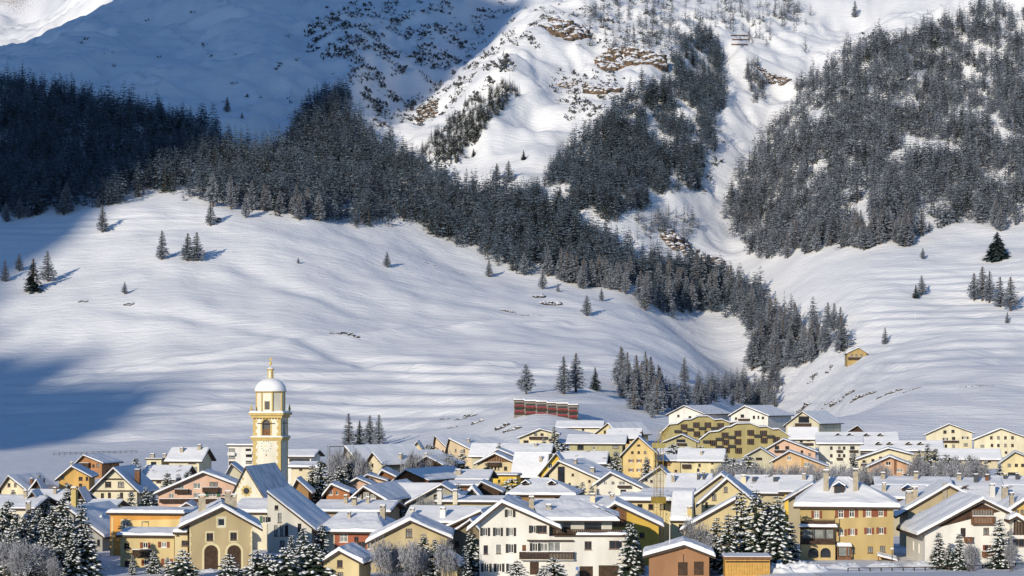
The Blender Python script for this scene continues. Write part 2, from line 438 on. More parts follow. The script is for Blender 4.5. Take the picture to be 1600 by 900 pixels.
def larch_arrays(h, r, seed, whorls, br, tw, base=.12, wide=1.0, ks=1.0):
    R = random.Random(seed); V = []; T = []
    lean = R.uniform(-.02, .02)
    for i in range(whorls):
        t = (i + R.uniform(-.3, .3)) / whorls; t = max(0.0, min(.985, t)); z = h * (base + (1 - base) * t)
        env = (1 - t ** 1.25) ** .95 * (.6 + .4 * min(1, t / .15)) if wide == 1.0 else (1 - t ** 2.2) * (.45 + .55 * min(1, t / .25))
        rr = r * env
        for b in range(br):
            a = R.uniform(0, 6.283); L = rr * R.uniform(.55, 1.12) + .02 * h
            d = Vector((math.cos(a), math.sin(a), R.uniform(-.28, .18))).normalized()
            o = Vector((lean * z, 0, z))
            for k in range(tw):
                f = (k + R.uniform(.2, 1)) / tw
                p = o + d * (L * f * .85)
                dd = (d + Vector((R.uniform(-.9, .9), R.uniform(-.9, .9), R.uniform(-.45, .45)))).normalized()
                kite(V, T, p - dd * .2 * L, dd, Vector((R.uniform(-1, 1), R.uniform(-1, 1), R.uniform(-1, 1))), (L * R.uniform(.35, .6) + .012 * h) * ks, L * R.uniform(.06, .13) * ks + .005 * h)
    for k in range(3): kite(V, T, Vector((lean * h, 0, h * .94)), Vector((R.uniform(-.1, .1), R.uniform(-.1, .1), 1)).normalized(), Vector((R.uniform(-1, 1), R.uniform(-1, 1), 0)), h * .06, h * .006)
    return np.array(V), np.array(T)

def spruce_arrays(h, r, seed, whorls, br, tw=3):
    R = random.Random(seed); V = []; T = []
    for i in range(whorls):
        t = i / whorls; z = h * (.06 + .94 * t); rr = r * (1 - t) ** .85 + .02 * h
        for b in range(br):
            a = R.uniform(0, 6.283); L = rr * R.uniform(.75, 1.1)
            d = Vector((math.cos(a), math.sin(a), R.uniform(-.45, -.1))).normalized()
            for k in range(tw):
                f = k / tw; p = Vector((0, 0, z + R.uniform(-.02, .02) * h)) + d * (L * f * .8)
                dd = (d + Vector((R.uniform(-.7, .7), R.uniform(-.7, .7), R.uniform(-.1, .2)))).normalized()
                kite(V, T, p, dd, Vector((R.uniform(-.4, .4), R.uniform(-.4, .4), 1)), L * .5, L * .16 + .004 * h)
    kite(V, T, Vector((0, 0, h * .92)), Vector((0, 0, 1)), Vector((1, 0, 0)), h * .09, h * .012)
    return np.array(V), np.array(T)

# unit-height variants (height 1)
LARCH_V = [(np_mesh('larch_crown', *larch_arrays(1, rr, 100 + k, 28, 11, 6, base=bb, ks=.62), [LARCH]), trunk_mesh('larch_trunk', 1, .014, k, False))
           for k, (rr, bb) in enumerate([(.23, .08), (.26, .12), (.21, .06), (.25, .14), (.28, .08), (.22, .1)])]
ROUND_V = [(np_mesh('broad_crown', *larch_arrays(1, .42, 200 + k, 24, 14, 7, base=.12, wide=2.0, ks=.5), [LARCH]), trunk_mesh('broad_trunk', 1, .02, 40 + k, False)) for k in range(2)]
DARK_V = [(np_mesh('pine_crown', *spruce_arrays(1, rr, 300 + k, 18, 10, 5), [NEEDLEFAR]), trunk_mesh('pine_trunk', 1, .016, 60 + k, False)) for k, rr in enumerate((.22, .26, .2))]
FARL = [larch_arrays(1, rr, 400 + k, 11, 6, 2, base=bb, ks=.85) for k, (rr, bb) in enumerate([(.24, .06), (.28, .1), (.22, .12), (.25, .05), (.31, .1), (.2, .08), (.27, .04), (.23, .16)])]
MIDL = [larch_arrays(1, rr, 480 + k, 18, 8, 3, base=bb, ks=.75) for k, (rr, bb) in enumerate([(.24, .05), (.28, .08), (.21, .1), (.26, .06)])]
FARD = [spruce_arrays(1, rr, 450 + k, 9, 6, 2) for k, rr in enumerate((.22, .26, .24))]

def place_tree(name, variants, x, y, z, h, label, cat, group=None, R=rng, wide=1.0):
    cr, tr = R.choice(variants)
    e = empty(name, (x, y, z), R.uniform(0, 6.28)); e.scale = (h * wide, h * wide, h)
    tag(e, label, cat, group)
    link('crown', cr, e); link('trunk', tr, e)
    return e

def inpoly(px, py, poly):
    px = np.asarray(px); py = np.asarray(py); r = np.zeros(px.shape, bool)
    n = len(poly)
    for i in range(n):
        x0, y0 = poly[i]; x1, y1 = poly[(i + 1) % n]
        c = ((y0 > py) != (y1 > py)) & (px < (x1 - x0) * (py - y0) / (y1 - y0 + 1e-12) + x0)
        r ^= c
    return r
NR = np.random.default_rng(5)
def sample(poly, per, gap=None, gapseed=0):
    xs = [p[0] for p in poly]; ys = [p[1] for p in poly]
    n = int((max(xs) - min(xs)) * (max(ys) - min(ys)) / per)
    px = NR.uniform(min(xs), max(xs), n); py = NR.uniform(min(ys), max(ys), n)
    k = inpoly(px + 16 * fbm(px / 22, py / 22, 301, 2), py + 16 * fbm(px / 22, py / 22, 311, 2), poly); px, py = px[k], py[k]
    x, d, z, ok = hits(px, py, 850)
    k = ok & (d < 3900); x, d, z, px, py = x[k], d[k], z[k], px[k], py[k]
    if gap is not None:
        g = fbm(x / 45, d / 70, 900 + gapseed, 3); k = g > gap; x, d, z, px, py = x[k], d[k], z[k], px[k], py[k]
    return x, d, z, px, py

FOREST = [
 # name, label, polygon of tree feet (photo), px^2 per tree, gap threshold, dark share, heights, individual count, individual label/group
 dict(n='forest', l='dense shaded larch wood on the slope below the snowy bowl', poly=[(-30,128),(60,140),(140,158),(230,176),(300,196),(345,215),(390,240),(440,236),(455,200),(490,160),(545,140),(550,190),(590,222),(630,240),(680,285),(760,300),(830,295),(860,320),(900,350),(960,395),(1010,415),(1060,420),(1120,450),(1000,452),(930,450),(880,440),(800,420),(740,395),(680,370),(640,348),(560,352),(500,345),(400,335),(320,318),(280,302),(220,308),(160,322),(60,335),(-30,345)],
      per=25, gap=-.72, dark=.2, h=(20, 30), ind=52, il='frosted larch in the front fringe of the shaded slope wood', ig='larches fringing the shaded wood'),
 dict(n='forest', l='scattered larch wood climbing the sunlit middle spur', poly=[(835,305),(880,255),(925,205),(970,170),(1000,140),(1050,130),(1055,90),(1080,45),(1110,60),(1138,95),(1130,170),(1112,240),(1092,290),(1050,300),(1000,330),(960,350),(905,335),(870,315)],
      per=19, gap=-.3, dark=.25, h=(19, 27), ind=0, il='', ig=''),
 dict(n='forest', l='grey frosted larch forest covering the right mountainside with snowy gaps', poly=[(1215,190),(1250,140),(1290,110),(1330,75),(1400,68),(1470,45),(1510,22),(1640,0),(1640,345),(1570,356),(1490,352),(1455,362),(1420,378),(1330,385),(1260,388),(1220,400),(1180,405),(1128,345),(1150,285),(1185,240)],
      per=24, gap=-.31, dark=.25, h=(19, 28), ind=52, il='frosted larch in the lower rows of the mountainside forest', ig='larches at the foot of the mountainside forest'),
 dict(n='forest', l='small dark pine thicket on the steep gully flank', poly=[(798,128),(812,140),(760,205),(735,230),(690,255),(655,245),(690,205),(740,160)],
      per=8, gap=-.75, dark=1.6, h=(8, 14), ind=0, il='', ig=''),
 dict(n='forest', l='loose larches dotted across the upper snow of the spur', poly=[(905,15),(960,-5),(1060,-5),(1160,-5),(1240,-5),(1268,20),(1264,78),(1200,80),(1150,60),(1090,60),(1030,95),(985,90),(915,70)],
      per=80, gap=-.25, dark=.3, h=(17, 25), ind=0, il='', ig=''),
 dict(n='forest', l='narrow strip of dark larches in the upper snow chute', poly=[(1165,105),(1180,100),(1198,150),(1190,162),(1172,140)],
      per=16, gap=None, dark=.4, h=(14, 18), ind=0, il='', ig=''),
 dict(mid=1, n='forest', l='larch wood filling the ravine bend behind its front trees', poly=[(1000,440),(1060,425),(1130,432),(1190,470),(1185,500),(1110,492),(1050,492),(1012,490)], per=70, gap=None, dark=.15, h=(20, 27), ind=0, il='', ig=''),
 dict(mid=1, n='forest', l='larch wood running down the ravine to the hillside chalet', poly=[(1180,500),(1230,495),(1300,530),(1320,552),(1270,565),(1215,585),(1185,585)], per=80, gap=None, dark=.15, h=(18, 25), ind=0, il='', ig=''),
 dict(mid=1, n='forest', l='low larch wood hugging the slope above the apartment roofs', poly=[(1000,625),(1060,610),(1150,600),(1215,590),(1235,620),(1140,632),(1050,640),(1015,655)], per=60, gap=None, dark=.2, h=(11, 17), ind=0, il='', ig=''),
 dict(mid=1, n='forest', l='larch wood closing the ravine below the bend', poly=[(1115,455),(1195,468),(1222,520),(1175,545),(1160,505)], per=60, gap=None, dark=.15, h=(19, 26), ind=0, il='', ig=''),
 dict(n='forest', l='thin larch stand on the snow below the ravine mouth cliffs', poly=[(985,350),(1040,335),(1085,350),(1095,372),(1040,372),(1000,380)],
      per=60, gap=None, dark=.2, h=(15, 20), ind=0, il='', ig=''),
]
def build_forest():
    for fi, fo in enumerate(FOREST):
        x, d, z, px, py = sample(fo['poly'], fo['per'], fo['gap'], fi)
        n = len(x)
        hh = NR.uniform(*fo['h'], n) * np.where(NR.uniform(0, 1, n) < .3, NR.uniform(.45, .8, n), 1) * (1 + .18 * fbm(x / 50, d / 50, 321, 2))
        dark = (NR.uniform(0, 1, n) + .35 * fbm(x / 60, d / 60, 77, 2)) < fo['dark']
        order = np.argsort(d)
        ind = [k for k in order if 0 < px[k] < 1600 and not dark[k]][:fo['ind']] if fo['ind'] else []
        for k in ind:
            place_tree('larch_tree', LARCH_V, x[k], d[k], z[k] - .2, hh[k], fo['il'], 'larch', fo['ig'], wide=rng.uniform(1.05, 1.5))
        iset = set(ind)
        VV = []; TT = []; MM = []; base = 0
        for k in range(n):
            if k in iset: continue
            tv, tt = FARD[NR.integers(0, 3)] if dark[k] else MIDL[NR.integers(0, 4)] if 'mid' in fo else FARL[NR.integers(0, 8)]
            a = NR.uniform(0, 6.283); wx = hh[k] * (1.0 if dark[k] else NR.uniform(1.05, 1.55)); c, s = math.cos(a) * wx, math.sin(a) * wx
            V = np.stack([tv[:, 0] * c - tv[:, 1] * s + x[k], tv[:, 0] * s + tv[:, 1] * c + d[k], tv[:, 2] * hh[k] + z[k]], 1)
            VV.append(V); TT.append(tt + base); MM.append(np.full(len(tt), 1 if dark[k] else 0)); base += len(V)
            # stem
            r = .012 * hh[k]
            VV.append(np.array([[x[k] - r, d[k] - r, z[k] - 1], [x[k] + r, d[k] - r, z[k] - 1], [x[k], d[k] + r, z[k] - 1], [x[k], d[k], z[k] + .9 * hh[k]]]))
            TT.append(np.array([[0, 1, 3], [1, 2, 3], [2, 0, 3]]) + base); MM.append(np.full(3, 2)); base += 4
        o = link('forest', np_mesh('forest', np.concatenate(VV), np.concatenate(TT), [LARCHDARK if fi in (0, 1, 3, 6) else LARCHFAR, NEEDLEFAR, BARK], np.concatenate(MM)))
        tag(o, fo['l'], 'forest', kind='stuff')
        print('forest', n)
build_forest()

def scrub():
    polys = [([(560,0),(880,0),(850,60),(790,120),(690,200),(640,190),(590,200),(545,120),(480,90),(480,40)], 26, -.05),
             ([(860,110),(960,110),(940,170),(900,180),(865,150)], 60, -.2), ([(690,200),(660,260),(700,262),(760,215)], 45, -.2),
             ([(470,60),(540,20),(620,60),(600,120),(500,95)], 40, 0.0), ([(870,0),(1050,0),(1030,60),(960,80),(900,70)], 75, -.1), ([(880,110),(985,118),(960,200),(890,190)], 60, -.1), ([(1340,60),(1500,30),(1500,60),(1380,95)], 22, -.3),
             ([(270,150),(480,120),(470,180),(330,200)], 500, -.2), ([(0,60),(540,0),(540,110),(300,150)], 1500, -.2), ([(1090,170),(1140,160),(1120,260),(1085,330)], 110, -.2)]
    VV = []; TT = []; base = 0
    for p, per, g in polys:
        x, d, z, _, _ = sample(p, per, g, 50)
        for k in range(len(x)):
            s = NR.uniform(1.2, 3.8); m = 7
            for q in range(m):
                c = np.array([x[k], d[k], z[k]]) + NR.uniform(-1, 1, 3) * s * np.array([1.1, 1.1, .45]) + np.array([0, 0, s * .4])
                VV.append(c + NR.normal(0, 1, (3, 3)) * s * .55); TT.append(np.array([[0, 1, 2]]) + base); base += 3
    o = link('scrub', np_mesh('scrub', np.concatenate(VV), np.concatenate(TT), [material('scrub_twigs', (.04, .042, .04), .9, col2=(.10, .10, .10), scale=.05)]))
    tag(o, 'dark dwarf scrub speckling the snowy gully sides and upper slopes', 'scrub', kind='stuff')
scrub()

# trees standing alone or in countable groups on the meadows: column, foot row, height in photo pixels
LONE = [
 (160,363,44,'L','larch alone on the upper left meadow beneath the shaded wood'),
 (253,406,46,'L','slim larch on the meadow, left of a close pair'),
 (293,408,44,'L','left larch of the close pair on the meadow'), (308,408,46,'L','right larch of the close pair on the meadow'),
 (329,353,38,'L','bushy larch above the rocky scar at the wood edge'),
 (75,440,48,'L','tall larch at the right of the cluster by the left photo edge'), (52,455,52,'D','dark pine in the cluster by the left photo edge'),
 (30,424,28,'L','small larch behind the cluster by the left photo edge'), (8,440,34,'L','larch cut by the left photo edge on the meadow'),
 (195,460,20,'L','tiny larch on the open meadow bulge'), (466,412,10,'L','lone sapling on the bare meadow above the church spire'),
 (605,418,25,'L','small larch alone in the middle of the meadow'), (764,433,28,'L','small larch below the wood, right of the meadow path scar'),
 (856,432,42,'L','larch standing just in front of the wood edge'), (848,452,32,'L','larch in front of its taller neighbour at the wood edge'),
 (872,456,14,'L','sapling beside the two larches at the wood edge'), (917,494,33,'L','small larch right of the long rocky terrace'), (940,470,20,'L','short shrubby larch above the rocky terrace end'),
 (1440,462,32,'L','grey larch beside a dark bush on the right meadow'), (1431,466,22,'D','dark bushy pine beside a grey larch on the right meadow'), (1442,405,18,'L','small larch at the end of the terraces'),
 (1452,362,16,'L','small larch under the right forest edge'),
 (1535,470,54,'L','tall larch in the left trio on the right meadow'), (1546,473,50,'L','rear larch in the left trio on the right meadow'), (1522,470,44,'L','left larch in the left trio on the right meadow'),
 (1563,480,48,'L','left larch of the pair by the right photo edge'), (1579,486,54,'L','right larch of the pair by the right photo edge'), (1574,505,18,'L','low round larch under the pair by the right photo edge'),
 (1383,538,27,'L','conical larch up the slope from the hillside chalet'),
 (1294,512,40,'L','bare larch at the left of the thin trio above the ravine'), (1303,517,44,'L','middle bare larch of the thin trio above the ravine'), (1313,515,36,'L','right bare larch of the thin trio above the ravine'),
 (1069,596,38,'L','conical larch alone on the snow right of the clump'),
 (881,616,60,'L','left one of two tall larches behind the red terrace houses'), (900,613,62,'L','right one of two tall larches behind the red terrace houses'),
 (930,609,36,'D','dark fir beside the clump of larches'),
 (545,697,52,'L','tallest larch of the group behind the village by the goal frame'), (562,698,42,'D','dark fir in the group behind the village by the goal frame'), (578,698,50,'L','middle larch of the group behind the village'), (592,699,52,'L','right larch of the group behind the village'),
 (875,328,36,'D','dark fir standing in the gap of the middle wood'), (776,283,28,'L','left of two larches at the foot of the white chute'), (795,285,34,'L','right of two larches at the foot of the white chute'), (1336,27,26,'L','single larch high in the upper right snow'),
 (740,245,14,'D','round dark bush low in the white chute'), (818,250,16,'D','dark bush at the right side of the white chute'),
 (355,175,24,'L','single larch in the snow above the shaded wood'), (378,185,10,'L','sapling in the snow above the shaded wood'),
]
xs, ds, zs, oks = hits([t[0] for t in LONE], [t[1] for t in LONE], 560)
for (a, b, hp, k, lab), x, d, z in zip(LONE, xs, ds, zs):
    place_tree('larch_tree' if k == 'L' else 'pine_tree', LARCH_V if k == 'L' else DARK_V, x, d, z - .2, hp * d / F, lab, 'larch' if k == 'L' else 'pine', wide=1.45 if hp < 40 else 1.35)
x, d, z, ok = hits([822], [616], 560)
place_tree('broad_tree', ROUND_V, x[0], d[0], z[0] - .2, 48 * d[0] / F, 'broad round frosted tree behind the red terrace houses', 'tree')
x, d, z, ok = hits([1558], [405], 900)
place_tree('broad_pine', [(np_mesh('broad_pine_crown', *spruce_arrays(1, .55, 333, 18, 16, 5), [NEEDLEFAR]), ROUND_V[0][1])], x[0], d[0], z[0] - .2, 44 * d[0] / F, 'broad dark pine alone below the right forest', 'pine')

GROUPS = [
 ([(945,600),(985,590),(1030,600),(1042,640),(1020,655),(985,640),(960,615)], 28, (44, 62), 'larch in the dense clump right of the red terrace houses', 'larches of the clump by the red terrace'),
 ([(1000,640),(1040,630),(1130,622),(1210,622),(1225,640),(1130,636),(1050,640),(1020,662)], 34, (26, 40), 'larch in the low belt behind the village rooftops', 'larches in the belt behind the village'),
 ([(1172,545),(1210,510),(1260,525),(1330,545),(1290,565),(1225,575),(1205,600),(1175,590)], 36, (40, 58), 'larch in the ravine wood left of the hillside chalet', 'larches of the ravine wood'),
 ([(1000,470),(1060,440),(1120,450),(1185,470),(1180,505),(1110,495),(1050,497),(1010,495)], 30, (42, 58), 'larch in the wood at the ravine bend', 'larches at the ravine bend'),
 ([(890,440),(990,440),(990,462),(930,452)], 8, (40, 52), 'larch in front of the wood above the ravine', 'larches before the wood'),
 ([(1170,395),(1260,380),(1300,390),(1230,405),(1180,410)], 10, (36, 48), 'larch beside the upper ravine snow', 'larches beside the upper ravine'),
]
for poly, n, (h0, h1), lab, grp in GROUPS:
    xs_ = [p[0] for p in poly]; ys_ = [p[1] for p in poly]; got = 0
    while got < n:
        px = rng.uniform(min(xs_), max(xs_)); py = rng.uniform(min(ys_), max(ys_))
        if not inpoly(np.array([px]), np.array([py]), poly)[0]: continue
        x, d, z, ok = hits([px], [py], 700); got += 1
        place_tree('larch_tree', LARCH_V, x[0], d[0], z[0] - .2, rng.uniform(h0, h1) * d[0] / F, lab, 'larch', grp, wide=rng.uniform(1.0, 1.45))

# snow-laden firs in the village --------------------------------------------------
def fir_parts(seed, h, r, whorls, br):
    R = random.Random(seed); V = []; T = []; SV = []; ST = []
    def pad(c, d, ln, wd, th):
        s = d.cross(Vector((0, 0, 1))); s.normalize(); k = len(SV); up = Vector((0, 0, 1))
        ring = []
        for i in range(7):
            a = 6.283 * i / 7 + R.uniform(-.3, .3); q = R.uniform(.75, 1.2)
            ring.append(c + d * (math.cos(a) * ln * q) + s * (math.sin(a) * wd * q) - up * (th * .3))
        SV.extend(tuple(p) for p in ring); SV.append(tuple(c + up * th)); SV.append(tuple(c - up * th * .8))
        for i in range(7):
            j = (i + 1) % 7; ST.append((k + i, k + j, k + 7)); ST.append((k + j, k + i, k + 8))
    for i in range(whorls):
        t = (i + R.uniform(-.25, .25)) / whorls; t = max(0, min(.97, t)); z = h * (.05 + .93 * t)
        rr = r * (1 - t) ** .72 * R.uniform(.85, 1.12) + .02 * h
        for b in range(br):
            a = R.uniform(0, 6.283); L = rr * R.uniform(.7, 1.1); droop = R.uniform(-.5, -.12) * (1 - .6 * t)
            d = Vector((math.cos(a), math.sin(a), droop)).normalized(); o = Vector((0, 0, z + R.uniform(-.02, .02) * h))
            side = d.cross(Vector((0, 0, 1))).normalized()
            for k in range(6):
                f = (k + .5) / 6; p = o + d * (L * f)
                for sg in (-1, 1):
                    dd = (d + side * sg * R.uniform(.5, 1.1) + Vector((0, 0, R.uniform(-.35, .1)))).normalized()
                    kite(V, T, p, dd, Vector((R.uniform(-.3, .3), R.uniform(-.3, .3), 1)), L * (.46 - .22 * f) + .14, .07 * L + .06)
            kite(V, T, o + d * L * .5, d, Vector((0, 0, 1)), L * .55, .12 * L)
            for f in (.45, .72, .95):
                if R.random() < .46:
                    pad(o + d * (L * f) + Vector((0, 0, .03 * L + .05)), d, L * R.uniform(.12, .22) + .05, L * R.uniform(.09, .17) + .04, L * .06 + .05)
    return np.array(V), np.array(T), np.array(SV), np.array(ST)
FIR_V = []
for k, (r, wh, br) in enumerate([(2.2, 19, 12), (2.6, 18, 13), (1.9, 20, 11), (2.4, 19, 12)]):
    a, b, c, e = fir_parts(600 + k, 10.0, r, wh, br)
    FIR_V.append((np_mesh('fir_crown', a, b, [NEEDLE]), np_mesh('fir_snow', c, e, [SNOWTREE]), trunk_mesh('fir_trunk', 9.8, .2, 70 + k)))
ROUNDFIR_V = []
for k in range(2):
    R = random.Random(700 + k); V = []; T = []; a, b, c, e = fir_parts(650 + k, 5.0, 2.2, 11, 13)
    ROUNDFIR_V.append((np_mesh('bushy_fir_crown', a, b, [NEEDLE]), np_mesh('bushy_fir_snow', c, e, [SNOWTREE]), trunk_mesh('bushy_fir_trunk', 4.9, .14, 80 + k)))
def fir(px, D, top, lab, group=None, kind='F', wide=1.0):
    x = px2w(px, D); z = tz(x, D); h = EYE + (HOR - top) * D / F - z
    vs, hh = (FIR_V, 10.0) if kind == 'F' else (ROUNDFIR_V, 5.0)
    cr, sn, tr = rng.choice(vs); s = h / hh
    e = empty('fir_tree' if kind == 'F' else 'bushy_fir', (x, D, z - .1), rng.uniform(0, 6.28)); e.scale = (s * wide * 1.22, s * wide * 1.22, s)
    tag(e, lab, 'fir' if kind == 'F' else 'bush', group)
    c = link('crown', cr, e); tag(link('snow', sn, c), kind='stuff'); link('trunk', tr, e)

def twig_bush(seed, n=240):
    R = random.Random(seed); V = []; T = []; st = MB()
    tips = []
    for i in range(11):
        a = R.uniform(0, 6.28); p = Vector((math.cos(a) * R.uniform(.1, .38), math.sin(a) * R.uniform(.1, .38), R.uniform(.35, .7)))
        st.bar((0, 0, -.3), p, .014, n=4, r2=.005); tips.append((p, R.uniform(.22, .34)))
    for i in range(n):
        c, r = R.choice(tips)
        d0 = Vector((R.gauss(0, 1), R.gauss(0, 1), R.gauss(.25, .8))).normalized(); p = c + d0 * r * R.uniform(.3, 1)
        if p.z < .03: continue
        for k in range(3):
            d = (d0 * .7 + Vector((R.uniform(-1, 1), R.uniform(-1, 1), R.uniform(-.5, 1)))).normalized()
            kite(V, T, p - d * .05, d, Vector((R.uniform(-1, 1), R.uniform(-1, 1), R.uniform(-1, 1))), R.uniform(.07, .17), R.uniform(.004, .011))
    return np_mesh('bush_twigs', np.array(V), np.array(T), [FROST]), st.mesh('bush_stem', [BARK])
BUSH_V = [twig_bush(800 + k, 900) for k in range(5)]
def bush(px, D, top, wpx, lab, group=None):
    x = px2w(px, D); z = tz(x, D); h = max(1.0, EYE + (HOR - top) * D / F - z); wd = wpx * 1.35 * D / F
    tw, st = rng.choice(BUSH_V)
    e = empty('frosted_bush', (x, D, z - .05), rng.uniform(0, 6.28)); e.scale = (wd / 1.15, wd / 1.15, h / .95)
    tag(e, lab, 'bush', group); link('twigs', tw, e); link('stem', st, e)

G1 = 'snowy firs in the thicket at the lower left'
for px, D, top in [(4,300,786),(14,312,776),(24,306,796),(38,296,802),(48,316,790),(60,312,790),(68,298,806),(84,304,786),(97,314,772),(106,296,800),(127,300,782),(134,292,812),(114,289,832),(90,291,824),(20,293,815)]:
    fir(px, D, top, 'snow laden fir in the thicket at the lower left corner', G1)
for i, (px, D, top, w_) in enumerate([(12,286,838,40),(38,284,842,44),(62,286,848,44),(88,284,868,26)]):
    bush(px, D, top, w_, 'frosted leafless bush before the lower left fir thicket', 'frosted bushes at the lower left')
for a in [
 (240,296,856,'F','slim snowy fir before the balcony of the yellow house'), (262,293,868,'F','short snowy fir left of the bushy fir by the arched house'),
 (207,294,866,'F','small snowy fir at the left corner of the yellow house'),
 (285,288,855,'B','bushy snow covered fir left of the arched doorways'), (357,286,862,'B','bushy snow covered fir in front of the right arched doorway'),
 (402,287,856,'B','bushy snow covered fir right of the arched house'), (420,285,860,'B','low bushy fir beside the grey hall'),
 (455,294,832,'F','snowy fir left in the trio before the grey hall'), (474,300,820,'F','middle snowy fir in the trio before the grey hall'), (503,304,815,'F','tall snowy fir right in the trio before the grey hall'), (445,286,850,'B','wide bushy fir under the trio before the grey hall'), (490,288,842,'B','bushy fir left of the little yellow gabled house'),
 (662,300,830,'F','snowy fir among frosted bushes before the big ochre house'), (680,294,838,'F','broader snowy fir right of centre before the big ochre house'),
 (736,303,822,'F','tall snowy fir at the left corner of the white house'), (728,291,860,'F','lower snowy fir beside the white house corner'),
 (808,288,872,'B','snowy bush at the foot of the white house left part'), (866,289,866,'B','big snowy bush below the long balcony of the white house'), (850,287,880,'B','low snowy bush below the balcony of the white house'),
 (985,296,812,'F','dark snowy fir between the white house and the brown garage'), (992,310,825,'F','fir behind the dark fir by the brown garage'),
 (1120,300,805,'F','slim snowy fir at the left of the big fir group'), (1138,296,798,'F','second fir from the left in the big fir group'),
 (1158,308,762,'F','tall pointed fir at the rear of the big fir group'), (1182,300,760,'F','tall broad fir in the middle of the big fir group'), (1215,296,768,'F','big dark snowy fir right in the group by the mansion'), (1200,303,778,'F','fir squeezed between the two largest firs by the mansion'), (1235,301,812,'F','lower fir touching the left corner of the mansion'),
 (1467,292,828,'F','slim snowy fir left in front of the white chalet'), (1483,291,846,'F','small snowy fir between two taller firs of the white chalet'), (1499,290,830,'F','snowy fir under the little balcony of the white chalet'), (1562,292,806,'F','tall snowy fir at the right corner of the white chalet'),
 (108,430,752,'F','fir rising behind snowy roofs in front of the orange house'), (72,425,770,'F','small fir left of the fir among snowy roofs'), (20,440,762,'F','bushy fir before the far left gabled house'),
 (186,420,770,'F','left fir before the half timbered house'), (205,415,764,'F','second fir before the half timbered house'), (228,418,758,'F','third fir before the half timbered house'), (240,422,768,'F','fourth fir left of the pink apartment house'),
 (262,470,735,'F','left fir of three behind the pink apartment house'), (279,475,738,'F','middle fir of three behind the pink apartment house'), (293,480,733,'F','right fir of three behind the pink apartment house'), (212,560,712,'F','slim fir beside the small modern block'),
 (488,470,722,'F','dark fir at the right foot of the church tower'), (500,478,715,'F','tall fir right of the church tower'), (470,465,745,'F','low dark fir at the church tower base'), (545,500,718,'F','left dark fir of the pair behind the pink gable'), (556,505,716,'F','right dark fir of the pair behind the pink gable'),
 (722,540,700,'F','slim dark fir among frosted trees in mid village'), (600,520,722,'F','small fir before the twin gabled houses'), (625,400,777,'F','small fir below the long shaded roof'), (708,430,758,'F','fir beside the little snow capped shed'), (716,425,752,'F','second fir beside the little snow capped shed'),
 (833,395,780,'B','snowy bush behind the white house roof'), (1052,690,690,'B','bush at the left of the olive apartments'),
 (963,600,702,'F','dark fir left of the tall yellow gable'), (875,560,740,'F','fir before the yellow hall'), (910,470,750,'F','fir in front of the beige gable'), (925,465,756,'F','second fir in front of the beige gable'),
 (1135,620,706,'F','left fir below the olive apartments'), (1147,618,712,'B','round fir below the olive apartments'), (1170,610,708,'B','fir beside the small snowy roof below the olive apartments'), (1107,640,702,'F','fir right of the cream houses'),
 (1450,640,690,'F','tall fir in the grove behind the peach gable'), (1462,645,698,'F','second fir in the grove behind the peach gable'), (1437,650,700,'F','left fir in the grove behind the peach gable'),
 (1493,600,712,'F','fir left in the grove of the right hand park'), (1515,590,708,'F','tallest fir in the grove of the right hand park'), (1540,585,716,'F','right fir in the grove of the right hand park'), (1562,560,722,'F','slim fir beside the far right yellow gable'),
 (640,505,712,'F','dark fir left in the frosted mid village clump'), (703,515,706,'F','dark fir right in the frosted mid village clump'), (532,478,722,'F','fir right of the taller fir near the tower'), (515,470,735,'F','low fir between the tower firs and the red brick chalet'),
 (352,430,768,'B','bushy fir at the left corner of the church front'), (128,415,776,'B','bushy fir below the open shelter'), (165,405,778,'F','slim fir left of the firs before the half timbered house'),
 (690,415,765,'B','bushy fir at the ridge of the grey gable'), (800,480,742,'B','bush left of the eyebrow dormer house'), (900,462,754,'B','bushy fir under the beige gable roof'), (1010,600,712,'F','thin fir at the right foot of the tall yellow gable'),
 (945,640,706,'B','bush between olive house and yellow gable'), (850,720,682,'F','fir beside the cream gable below the red terrace'), (866,745,664,'F','dark fir right of the cream gable below the red terrace'), (880,700,688,'B','bush under the pale house below the red terrace'),
 (1478,610,706,'B','round fir in the park grove'), (1528,600,718,'B','low round fir in the park grove'), (1425,600,724,'B','bushy fir right of the salmon chalet'), (1300,720,706,'F','small fir left of the white apartment house'),
 (1095,700,694,'B','bush under the front olive apartments'), (1180,690,702,'F','slim fir before the front olive apartments'), (780,655,690,'F','fir right of the row houses'), (668,680,692,'F','fir left of the row houses'), (672,690,690,'B','bushy fir left of the row houses'),
 (1335,690,706,'F','small fir beside the white apartment house'), (1243,690,690,'F','fir before the white apartments on the rise'),
]:
    fir(a[0], a[1], a[2], a[4], kind=a[3], wide=1.0 if a[3] == 'F' else 1.1)
